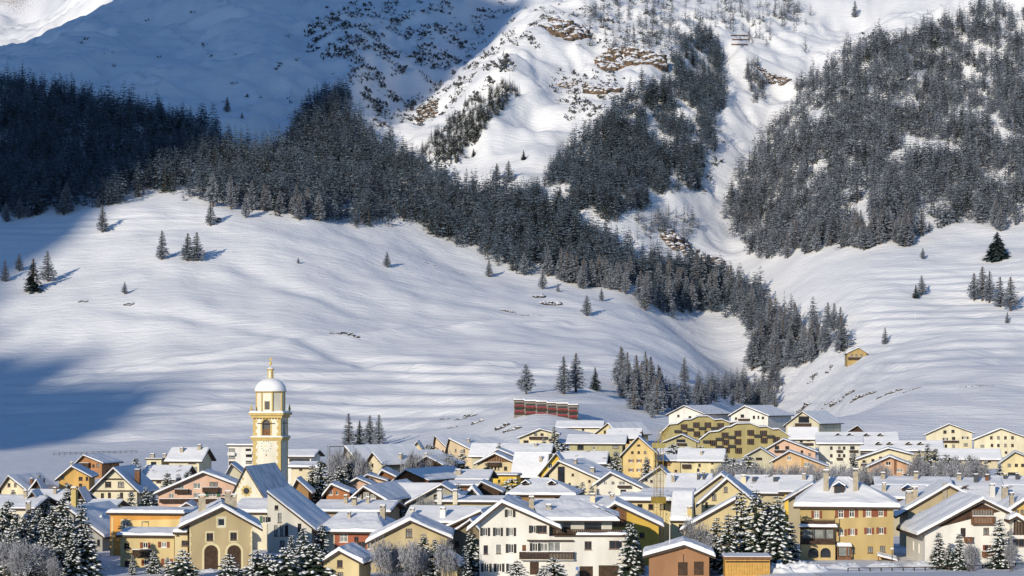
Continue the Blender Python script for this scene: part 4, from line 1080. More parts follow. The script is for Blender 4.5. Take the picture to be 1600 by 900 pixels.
mb.poly([(w_ + .01, -.35, zB), (w_ + .01, 0, zB), (w_ + .01, 0, zT), (w_ + .01, -.35, zT)]); mb.poly([(x1, -.35, zB), (x1, 11, zB), (x1, 11, zT), (x1, -.35, zT)]); mb.poly([(w_, 11, zB), (w_, 11, zT), (x1, 11, zT), (x1, 11, zB)]); mb.poly([(w_ + .01, -.35, zT), (x1, -.35, zT), (x1, 11, zT), (w_ + .01, 11, zT)])
mb.build('garage_wing', plaster(WHITE), h.root)
mb = MB(); xa, za = h.at(866, 843); mb.box(xa, x1 + .3, -.8, 11, zT + .004, zT + .25); o = mb.build('terrace_slab', WOOD, h.root)
sb = MB(); xs_ = h.at(900, 0)[0]; snow_patch(sb, [(xs_, -.85, zT + .254), (x1 + .35, -.85, zT + .254), (x1 + .35, 3.2, zT + .254), (xs_, 3.2, zT + .254)], .4, ridge=1, seed=3); sb.build('snow', SNOW, o)
mb = MB(); zr0, zr1 = h.at(900, 838)[1], h.at(900, 828)[1]
for a, b, y in ((864, 973, .5),):
    xa, xb = h.at(a, 0)[0], h.at(b, 0)[0]; n = 34
    for i in range(n): mb.box(xa + (xb - xa) * i / n, xa + (xb - xa) * (i + .85) / n, y, y + .06, zT + .3, zr1)
    mb.box(xa, xb, y - .05, y + .1, zr1, zr1 + .08)
mb.build('railing', WOOD, o)
mb = MB(); xa, xb = w_ + .01, h.at(956, 0)[0]; zW = h.at(930, 812)[1] - .3
facade(mb, [(xa, zT), (xb, zT), (xb, zW), (xa, zW)], [(h.at(886,0)[0] - .6, h.at(886,0)[0] + .5, zT + .3, zW - .2, 0), (h.at(925,0)[0] - 1.2, h.at(925,0)[0] + 1.4, zT + .3, zW - .1, 0)], lambda t, d, z: (t, d + 2.6, z))
mb.poly([(xb, 2.6, zT), (xb, 12, zT), (xb, 12, zW), (xb, 2.6, zW)])
mb.build('upper_wing', plaster((.6, .57, .5)), h.root)
for a, ww in ((886, 1.1), (925, 2.6)):
    q = MB(); xx = h.at(a, 0)[0] + (-.05 if a == 886 else .1); q.box(xx - ww/2, xx + ww/2, 2.75, 2.8, zT + .3, zW - .1); q.build('terrace_window', GLASS, h.root)
rb = MB(); zE = h.at(930, 809)[1] - .45; zR = EYE + (HOR - 779) * 311 / F - h.z0 - .5
q = [(w_ - 1.5, .2, zE), (xb + 1.2, .2, zE), (h.at(905, 0, 11)[0], 11, zR), (w_ - 3.5, 11, zR)]
rb.poly(q); rb.poly([(x, y, z - .2) for x, y, z in reversed(q)])
for j in range(4):
    a, b = q[j], q[(j + 1) % 4]; rb.poly([(a[0], a[1], a[2] - .2), (b[0], b[1], b[2] - .2), b, a])
q2 = [(xb + 1.2, .2, zE), (xb + 1.2, 14, zE), (h.at(905, 0, 11)[0], 11, zR), (h.at(905, 0, 11)[0], 11, zR)]
rb.poly(q2)
o = rb.build('wing_roof', EAVE, h.root); sb = MB(); snow_patch(sb, [(x, y, z + .003) for x, y, z in q], .55, ends=(0, 1), seed=5); snow_patch(sb, [(x, y, z + .003) for x, y, z in q2], .55, ends=(0, 0), seed=6); sb.build('snow', SNOW, o)
h.balcony(812, 897, 861, 873, WOOD, 1.4, white=True)
mb = MB(); x0, z0_ = h.at(824, 845); x1_, _ = h.at(896, 843); mb.box(x0, x1_, -1.0, -.36, z0_, z0_ + .18); mb.build('canopy', WOOD, h.root)
mb = MB(); x0, z0_ = h.at(902, 888); mb.box(x0 - .22, x0 + .22, -.39, -.353, z0_ - .25, z0_ + .25); mb.build('house_sign', material('blue_sign', (.12, .2, .45), .5), h.root)

h = House('chalet', 'deep yellow gabled house with brown timber gable behind the white house', 325, 945, 1029, depth=13, yaw=-4)
h.windows([(971,802,9,26,'bk'), (1003,836,8,8,'b'), (955,807,12,12,'bk')]).body((.60, .40, .08), 'g', (796,817), (961,785), ov=(.9, 1.3), T=.5)
h.boards([(947,823), (979,823), (979,797), (961,792), (947,800)], WOODM, 12)
h = House('village_house', 'cream house with flat snow roof behind the crane', 355, 968, 1049, depth=12)
h.windows([(1000,792,8,9,'bn'), (1017,792,8,9,'bn'), (1018,810,6,8,'bn'), (1035,792,8,9,'bn')]).body((.68, .56, .3), 's', 780, 772, ov=(.6, .3), T=.55)
h = House('village_house', 'cream house with steep snowy roof and yellow chimney beside the crane', 345, 1049, 1080, depth=12)
h.windows([(1064,824,7,10,'bn'), (1066,844,8,8,'bn')]).body((.70, .60, .33), 's', 809, 770, ov=(.5, .2), T=.5)
h.chimney(.93, .02, .85, 1.6, plaster((.7, .55, .25)))
h = House('garage', 'brown garage with two dark doors under a thick low snow roof', 288, 1014, 1108, depth=9, yaw=-4, cat='garage')
h.windows([(1067,889,15,21,'X'), (1092,888,15,21,'X')]).body(BROWN, 'g', (864,864), (1069,849), ov=(.9, .9), T=.55)
mb = MB(); x0, z0_ = h.at(1068, 866); mb.bar((x0, -.06, z0_), (x0, -.06, z0_ - 1.3), .05); mb.build('drain_pipe', METAL, h.root)
h = House('hut', 'bright yellow wooden hut with flat roof beside the snow bank', 284, 1133, 1203, depth=5, yaw=-3, cat='hut')
h.body(WOODY, 's', 872, 870, ov=(.45, .25), T=.12, roofmat=WOODM)
h.boards([(1135,897), (1200,897), (1200,880), (1135,880)], WOODY, 16, .09)
h.panel('gap', [(1134,879), (1202,879), (1202,876.5), (1134,876.5)], WOOD, .03)  # dark strip put in for the shaded gap under the roof
h = House('village_house', 'pale yellow gabled house with three little windows left of the firs', 362, 1096, 1178, depth=16)
h.windows([(1134,765,6,9,'b'), (1116,777,7,10,'b'), (1104,789,4,9,'b')]).body((.68, .57, .32), 'g', (782,782), (1136,747), ov=(1.0, .8), T=.45)
h = House('village_house', 'dark eaved gable roof rising just behind the pale yellow gable', 385, 1085, 1165, depth=14)
h.body((.5, .42, .25), 'g', (772,770), (1127,741), ov=(.9, .6), T=.4)
h = House('village_house', 'yellowish house with long sloping roof edge behind frosted bushes', 322, 1069, 1150, depth=10)
h.windows([(1110,838,7,9,'b')]).body((.62, .50, .27), 'g', (824,815), (1150,779), ov=(.7, .6), T=.35)

# mansion
h = House('mansion', 'large yellow mansion with red brown shutters and hipped snow roof', 310, 1250, 1396, depth=16, yaw=-9)
sw = 'Rk'
h.windows([(1276,804,8,12,sw), (1314,803,8,12,'k'), (1331,802,8,12,'k'), (1357,801.5,8,12,'k'), (1376.5,801,7,11,'k'),
           (1315,832,7,10,'k'), (1332,831,7,10,sw), (1358,829.5,7,10,sw), (1377,829,7,10,sw), (1360,859,8,10,'bk'), (1379,858,8,10,'bk'), (1333,860,6,9,'bk')])
h.body((.47, .35, .155), 'h', 790, (1289,1326,748), ov=(1.0, .5), T=.5)
for x0, x1, y0, y1 in [(1305,1309.5,797,809), (1318.5,1326.5,797,808.5), (1335.5,1341,796,808.5), (1348,1352.5,796,808), (1361.5,1372.5,795.5,807.5), (1381,1386,795,807), (1319.5,1323,827,837), (1309,1311,827,837)]:
    h.panel('shutter', [(x0, y1), (x1, y1), (x1, y0), (x0, y0)], SHUTR, .06)
h.chimney(.28, .22, .8, 3.2); h.chimney(.6, .22, .8, 3.4); h.dormer(.42, .16, 1.5, 1.5)
mb = MB()
def lz(p): return h.at(1270, p)[1]
lx0, lx1 = h.at(1250, 0)[0] + .1, h.at(1305, 0)[0]; pj = 2.6
facade(mb, [(lx0, -2.5), (lx1, -2.5), (lx1, lz(849)), (lx0, lz(849))], [(h.at(1263,0)[0], h.at(1279,0)[0], lz(869), lz(854), 1), (h.at(1282,0)[0], h.at(1298,0)[0], lz(869), lz(854), 1)], lambda t, d, z: (t, d - pj, z), rec=.5)
for x in (lx0, lx1): mb.poly([(x, -pj, -2.5), (x, -.003, -2.5), (x, -.003, lz(849)), (x, -pj, lz(849))])
mb.poly([(lx0, -pj, lz(849)), (lx1, -pj, lz(849)), (lx1, -.003, lz(849)), (lx0, -.003, lz(849))])
o = mb.build('porch', plaster((.50, .38, .18)), h.root)
for a in (1271, 1290):
    q = MB(); x = h.at(a, 0)[0]; q.box(x - .85, x + .85, -pj + .5, -pj + .56, lz(869.5), lz(853)); q.build('porch_window', GLASS, o)
mb = MB()
mb.box(lx0 - .1, lx1 + .1, -pj - .1, -.003, lz(848.9), lz(848.9) + .15); n = 30
for i in range(n): mb.box(lx0 + (lx1 - lx0) * i / n, lx0 + (lx1 - lx0) * (i + .85) / n, -pj - .06, -pj, lz(847.5), lz(839))
for x in (lx0, lx0 + (lx1 - lx0) / 3, lx0 + 2 * (lx1 - lx0) / 3, lx1 - .15): mb.box(x, x + .15, -pj - .08, -pj + .07, lz(839), lz(823.3))
mb.box(lx0 - .2, lx1 + .3, -pj - .3, -.003, lz(823.3), lz(821.5))
for x in (lx0, lx1 - .1): mb.box(x, x + .1, -pj, -pj + .1, lz(818), lz(804))
mb.box(lx0, lx1, -pj - .02, -pj + .06, lz(811.5), lz(810.3)); mb.box(lx0, lx1, -pj, -pj + .04, lz(817), lz(812))
o = mb.build('loggia', WOOD, h.root)
q = MB(); q.box(lx0 + .3, lx1 - .3, -pj + .9, -pj + .95, lz(847), lz(826)); q.build('loggia_glazing', CURT, o)
sb = MB(); snow_patch(sb, [(lx0 - .25, -pj - .35, lz(821.4)), (lx1 + .35, -pj - .35, lz(821.4)), (lx1 + .35, -.01, lz(821.4)), (lx0 - .25, -.01, lz(821.4))], .38, ridge=1, seed=4); sb.build('snow', SNOW, o)
mb = MB(); bx0, bx1 = h.at(1307.5, 0)[0], h.at(1330, 0)[0]
mb.box(bx0, bx1, -1.5, -.003, lz(875), lz(868)); mb.box(bx0, bx0 + .2, -1.5, -1.3, lz(868), lz(853)); mb.box(bx1 - .2, bx1, -1.5, -1.3, lz(868), lz(853)); mb.box((bx0 + bx1)/2 + .35, (bx0 + bx1)/2 + .6, -1.5, -1.3, lz(868), lz(853)); mb.box(bx0 - .1, bx1 + .1, -1.6, -.003, lz(853), lz(852))
o = mb.build('bay', WOODM, h.root); q = MB(); q.box(bx0 + .3, bx1 - .3, -1.3, -1.2, lz(867), lz(853.5)); q.build('bay_window', CURT, o)
sb = MB(); snow_patch(sb, [(bx0 - .1, -1.65, lz(851.9)), (bx1 + .1, -1.65, lz(851.9)), (bx1 + .1, -.01, lz(851.9)), (bx0 - .1, -.01, lz(851.9))], .45, ridge=1, seed=8); sb.build('snow', SNOW, o)
mb = MB(); a0, b0 = h.at(1370, 864); a1, b1 = h.at(1402, 872)
mb.poly([(a0, -.2, b0), (a0, -3, b0 - .2), (a1, -3, b1 - .2), (a1, -.2, b1)]); mb.poly([(a0, -.2, b0 - .12), (a1, -.2, b1 - .12), (a1, -3, b1 - .32), (a0, -3, b0 - .32)]); mb.poly([(a0, -3, b0 - .32), (a1, -3, b1 - .32), (a1, -3, b1 - .2), (a0, -3, b0 - .2)])
mb.box(a0 + .1, a0 + .25, -2.9, -2.75, -1, b0 - .33); mb.box(a1 - .25, a1 - .1, -2.9, -2.75, -1, b1 - .33); mb.box(a0 + .1, a1 - .1, -2.6, -2.5, -1, b1 - .6)
o = mb.build('lean_to', WOODM, h.root); sb = MB(); snow_patch(sb, [(a0, -3.05, b0 - .19), (a1, -3.05, b1 - .19), (a1, -.2, b1 + .01), (a0, -.2, b0 + .01)], .3, ridge=1, seed=9); sb.build('snow', SNOW, o)

h = House('village_house', 'beige gabled house with tall front chimney right of the mansion', 335, 1418, 1540, depth=15, yaw=-6)
h.windows([(1443,805,16,14,'c'), (1473,798,8,8,''), (1485,785,7,8,'b')]).body((.46, .37, .22), 'g', (795,787), (1483,757), ov=(2.0, .6), T=.4)
h.chimney(.06, .35, 1.2, 2.0); h.chimney(.13, .35, 1.0, 2.2)
mb = MB(); x0, z0_ = h.at(1476, 757); mb.box(x0 - .35, x0 + .35, -.35, -.003, -1, z0_ + .2); mb.build('chimney_stack', STONE, h.root)
h = House('chalet', 'white chalet with dark carved timber gable and small balconies', 300, 1445, 1578, depth=14, yaw=0)
h.windows([(1505,832,8,14,'b'), (1541,830,9,11,'bk'), (1542,859,6,15,'bR')])
h.windows([(.3, 2.2, .9, 1.5, 'n'), (.6, 2.3, .9, 1.4, 'n')], 'L').body(WHITE, 'g', (826,800), (1534,778), ov=(1.4, 1.2), T=.45)
h.boards([(1447,829), (1472,822.5), (1576,822.5), (1576,805), (1534,786)], material('weathered_planks', (.035, .022, .016), .85, col2=(.10, .052, .03), scale=1.2), 40, .08)
h.balcony(1517, 1552, 806, 818, WOODM, 1.0); h.balcony(1506, 1518, 838, 846, WOODM, 1.0); h.balcony(1534, 1550, 861, 869, WOODM, .7)
mb = MB(); x0, z0_ = h.at(1518, 805.5); x1_, z1_ = h.at(1551, 797)
n = 8
for i in range(n + 1): mb.box(x0 + (x1_ - x0) * i / n - .06, x0 + (x1_ - x0) * i / n + .06, -.25, -.11, z0_, z1_)
mb.box(x0, x1_, -.26, -.12, z1_, z1_ + .15)
o = mb.build('gable_window', WOODY if False else WOODM, h.root); q = MB(); q.box(x0, x1_, -.14, -.115, z0_, z1_); q.build('pane', CURT, o)
h = House('village_house', 'white and timber house cut by the right photo edge', 298, 1582, 1640, depth=14, yaw=0)
h.windows([(1592,848,18,12,'b')]).body(WHITE, 'g', (806,840), (1586,804), ov=(.8, 1.2), T=.5)
h.boards([(1583,836), (1638,836), (1638,830), (1584,812)], WOOD, 12)
h = House('village_house', 'orange gabled house peeking over the white chalet at the right edge', 330, 1575, 1640, depth=12, yaw=-4)
h.windows([(1589,800,6,7,'b'), (1597,800,5,7,'b')]).body((.62, .42, .14), 'g', (797,797), (1604,777), ov=(.8, .7), T=.45)
h.chimney(.12, -.1 + .2, .7, 2.0)
# ---- church
h = House('church', 'white church nave with steep shaded roof and round window', 385, 358, 416, depth=22, cat='church')
h.body((.78, .72, .56), 'g', (783,783), (384,731), ov=(.5, .5), T=.10, snow=SNOWTHIN)
cx, cz = h.at(385, 767); mb = MB(); n = 16
for i in range(n):
    t0, t1 = 2*math.pi*i/n, 2*math.pi*(i+1)/n
    r0, r1 = .62, .95 + (.18 if i % 2 else 0)
    mb.poly([(cx+math.cos(t)*r, -.03, cz+math.sin(t)*r) for t, r in ((t0,r0),(t0,r1),(t1,r1),(t1,r0))])
o = mb.build('rose_window', material('ochre_paint', (.5, .37, .14), .8), h.root)
mb = MB(); mb.poly([(cx+math.cos(2*math.pi*i/n)*.63, -.025, cz+math.sin(2*math.pi*i/n)*.63) for i in range(n)]); mb.build('pane', GLASS, o)
for sx, dx in ((361, 1), (413, -1)):
    for i in range(6):
        a = 2.4 if i % 2 else 1.5
        yy = 776 - i * 6; xx = sx + dx * (i * 3.5)
        h.panel('corner_stone', [(min(xx, xx+dx*a), yy+4), (max(xx, xx+dx*a), yy+4), (max(xx, xx+dx*a), yy), (min(xx, xx+dx*a), yy)], material('ochre_paint', (.5, .37, .14)), .03)

OCHP = material('ochre_paint', (.5, .37, .14)); TW = plaster((.79, .74, .60))
def tower():
    D = 418; h = House('church_tower', 'tall white and ochre bell tower with snowy dome and clock', D, 395.5, 438.5, yaw=-8, depth=6.0, cat='tower')
    w, d = h.w, 6.0
    Z = lambda p: h.at(417, p)[1]
    h.windows([(416,668,13,25,'A'), ]); hole = h.holes['F']; 
    mb = MB()
    for nm, ln in (('F', w), ('R', d), ('L', d)):
        hl = list(hole) if nm == 'F' else [(ln/2 - .9, ln/2 + .9, hole[0][2], hole[0][3], 1)]
        facade(mb, [(0, -2), (ln, -2), (ln, Z(648)), (0, Z(648))], hl, h.P(nm), rec=.5)
    mb.poly([(0, d, -2), (0, d, Z(648)), (w, d, Z(648)), (w, d, -2)])
    mb.build('shaft', TW, h.root)
    # louvre and railing in the belfry openings
    hx = hole[0]
    for loc, rz, c in (((0, 0, 0), 0, (hx[0] + hx[1]) / 2), ((w, 0, 0), math.pi/2, d/2)):
        q = MB(); q.box(c - .95, c + .95, .42, .5, hx[2] - .05, hx[2] + 1.35); o = q.build('belfry_boards', WOODM, h.root, loc, rz)
        q = MB(); q.box(c - .95, c + .95, .55, .6, hx[2], hx[3]); q.build('belfry_shade_sheet', METAL, o)  # dark sheet standing for the shade inside the belfry
        q = MB(); q.box(c - 1.9, c + 1.9, -.3, -.2, Z(662), Z(661)); q.build('beam', WOOD, o)
    # ochre arch round the opening
    q = MB(); cx = (hx[0] + hx[1]) / 2; r0 = (hx[1] - hx[0]) / 2 + .01; r1 = r0 + .35; zc = hx[3] - (hx[1] - hx[0]) / 2; n = 12
    for i in range(n):
        t0, t1 = math.pi*i/n, math.pi*(i+1)/n
        q.poly([(cx+math.cos(t)*r, -.04, zc+math.sin(t)*r) for t, r in ((t0,r0),(t0,r1),(t1,r1),(t1,r0))])
        q.poly([(cx+math.cos(t)*r1, y, zc+math.sin(t)*r1) for t, y in ((t0,-.04),(t0,-.003),(t1,-.003),(t1,-.04))])
    for sg in (-1, 1): q.box(cx + min(sg*r0, sg*r1), cx + max(sg*r0, sg*r1), -.04, -.003, hx[2], zc - .005)
    q.build('arch_surround', OCHP, h.root)
    # corner stones, toothed
    for k in range(15):
        a = .85 if k % 2 else .55
        for z0, z1 in ((Z(684 + (k + 1) * 5.6), Z(684 + k * 5.6)),) + (((Z(650 + (k + 1) * 5.2), Z(650 + k * 5.2)),) if k < 6 else ()):
            z1 -= .03
            for x0, x1, y0, y1 in ((-.05, a, -.05, -.003), (w - a, w + .05, -.05, -.003), (w + .003, w + .05, -.003, a), (w + .003, w + .05, d - a, d)):
                q = MB(); q.box(x0, x1, y0, y1, z0, z1); q.build('corner_stone', OCHP, h.root)
    # ledges
    for p, ex, hh in ((683, .5, .75), (645, .75, 1.1)):
        q = MB(); z = Z(p); q.box(-ex*.5, w+ex*.5, -ex*.5, d+ex*.5, z - hh, z - hh*.45); q.box(-ex, w+ex, -ex, d+ex, z - hh*.45, z)
        o = q.build('ledge', OCHP, h.root); sb = MB()
        snow_patch(sb, [(-ex, -ex, z+.003), (w+ex, -ex, z+.003), (w+ex, d+ex, z+.003), (-ex, d+ex, z+.003)], .25 if p > 660 else .35, ridge=1, seed=p); sb.build('snow', SNOW, o)
    # dark dentils under upper ledge
    q = MB(); z = Z(645) - 1.1
    for i in range(9): q.box(w * (i + .25) / 9, w * (i + .7) / 9, -.3, -.003, z - .22, z - .003)
    q.build('dentil', WOODM, h.root)
    # octagon, dome, lantern
    cx, cy = w/2, d/2; R = 2.95; rot = math.pi/8
    q = MB(); q.lathe([(R, Z(645)), (R, Z(614))], cx, cy, 8, 0, rot); q.build('octagon', TW, h.root)
    for i in range(8):
        t = 2*math.pi*i/8 + rot; q = MB(); q.bar((cx+math.cos(t)*R, cy+math.sin(t)*R, Z(645)), (cx+math.cos(t)*R, cy+math.sin(t)*R, Z(614)), .2, n=6); q.build('pilaster', OCHP, h.root)
    ap = R * math.cos(math.pi/8)
    for i in (6,):
        t = 2*math.pi*i/8; ang = t + math.pi/2
        q = MB(); q.box(-.5, .5, -.05, .02, Z(640), Z(627)); o = q.build('opening', METAL, h.root, (cx+math.cos(t)*ap, cy+math.sin(t)*ap, 0), ang)
        q = MB(); q.box(-.62, -.5, -.08, .0, Z(640), Z(626)); q.box(.5, .62, -.08, 0, Z(640), Z(626)); q.build('surround', OCHP, o)
    q = MB(); q.lathe([(R, Z(614)), (R+.25, Z(613)), (R+.45, Z(611.5)), (R+.45, Z(611)), (0.1, Z(611))], cx, cy, 8, 0, rot); q.build('cornice', OCHP, h.root)
    q = MB(); H = Z(590.5) - Z(611); prof = [((R+.42) * math.cos(t) + .02, Z(611) + H * math.sin(t)) for t in [math.pi/2*k/9 for k in range(10)]]; prof = [((R+.40), Z(611)-.05)] + prof
    q.lathe(prof, cx, cy, 16, 0, rot); q.build('dome', SNOW, h.root, smooth=True)
    q = MB(); q.lathe([(.62, Z(592)), (.62, Z(577.5)), (.8, Z(577)), (.8, Z(576)), (.1, Z(576))], cx, cy, 8); o = q.build('lantern', OCHP, h.root)
    for i in range(4):
        t = math.pi/2*i - math.pi/2; s_ = MB(); s_.box(-.2, .2, -.06, 0, Z(590), Z(579)); s_.build('opening', TW, o, (cx+math.cos(t)*.6, cy+math.sin(t)*.6, 0), t + math.pi/2)
    q = MB(); q.lathe([(.82, Z(576)), (.7, Z(575)), (.3, Z(573.5)), (.05, Z(573))], cx, cy, 10); q.build('lantern_cap', SNOW, h.root, smooth=True)
    q = MB(); q.bar((cx, cy, Z(574)), (cx, cy, Z(559)), .05); q.lathe([(.03, Z(570)), (.26, Z(569)), (.34, Z(567.5)), (.26, Z(566)), (.03, Z(565))], cx, cy, 10)
    for a in range(0, 180, 45):
        t = math.radians(a); q.bar((cx-math.cos(t)*.42, cy, Z(561)-math.sin(t)*.42), (cx+math.cos(t)*.42, cy, Z(561)+math.sin(t)*.42), .045)
    q.build('finial', GOLD, h.root)
    for x, y in ((-.3, -.3), (w+.3, -.3), (w+.3, d+.3)):
        q = MB(); q.lathe([(.25, Z(645)+.3), (.14, Z(641)), (.3, Z(640)), (.2, Z(637)), (.02, Z(631))], x, y, 6); q.build('pinnacle', OCHP, h.root)
    # painted clock faces with hour marks and hands
    for loc, rz, c in (((0, 0, 0), 0, h.at(416, 0)[0]), ((w, 0, 0), math.pi/2, d/2)):
        zc = Z(697); o = None; q = MB(); n = 24
        q.poly([(c+math.cos(2*math.pi*i/n)*1.3, -.012, zc+math.sin(2*math.pi*i/n)*1.3) for i in range(n)]); o = q.build('clock_face', plaster((.80, .76, .64)), h.root, loc, rz)
        hm = MB(); hm.poly([(-.055, -.03, .88), (.055, -.03, .88), (.055, -.03, 1.22), (-.055, -.03, 1.22)]); hm = hm.mesh('hour_mark', [METAL])
        for i in range(12): link('hour_mark', hm, o, (c, 0, zc)).rotation_euler = (0, math.pi/6*i, 0)
        for ang, L, ww in ((math.radians(152), .75, .07), (math.radians(185), 1.15, .05)):
            q = MB(); ct, st = math.cos(ang), math.sin(ang)
            q.poly([(c-st*ww, -.05, zc+ct*ww), (c+st*ww, -.05, zc-ct*ww), (c+ct*L, -.05, zc+st*L)]); q.build('clock_hand', GOLD, o)
        q = MB(); q.poly([(c+.16*math.cos(t), -.02, Z(711)+.16*math.sin(t)) for t in [i*math.pi/4 for i in range(8)]]); q.build('sun_dot', WOODM, o)
tower()

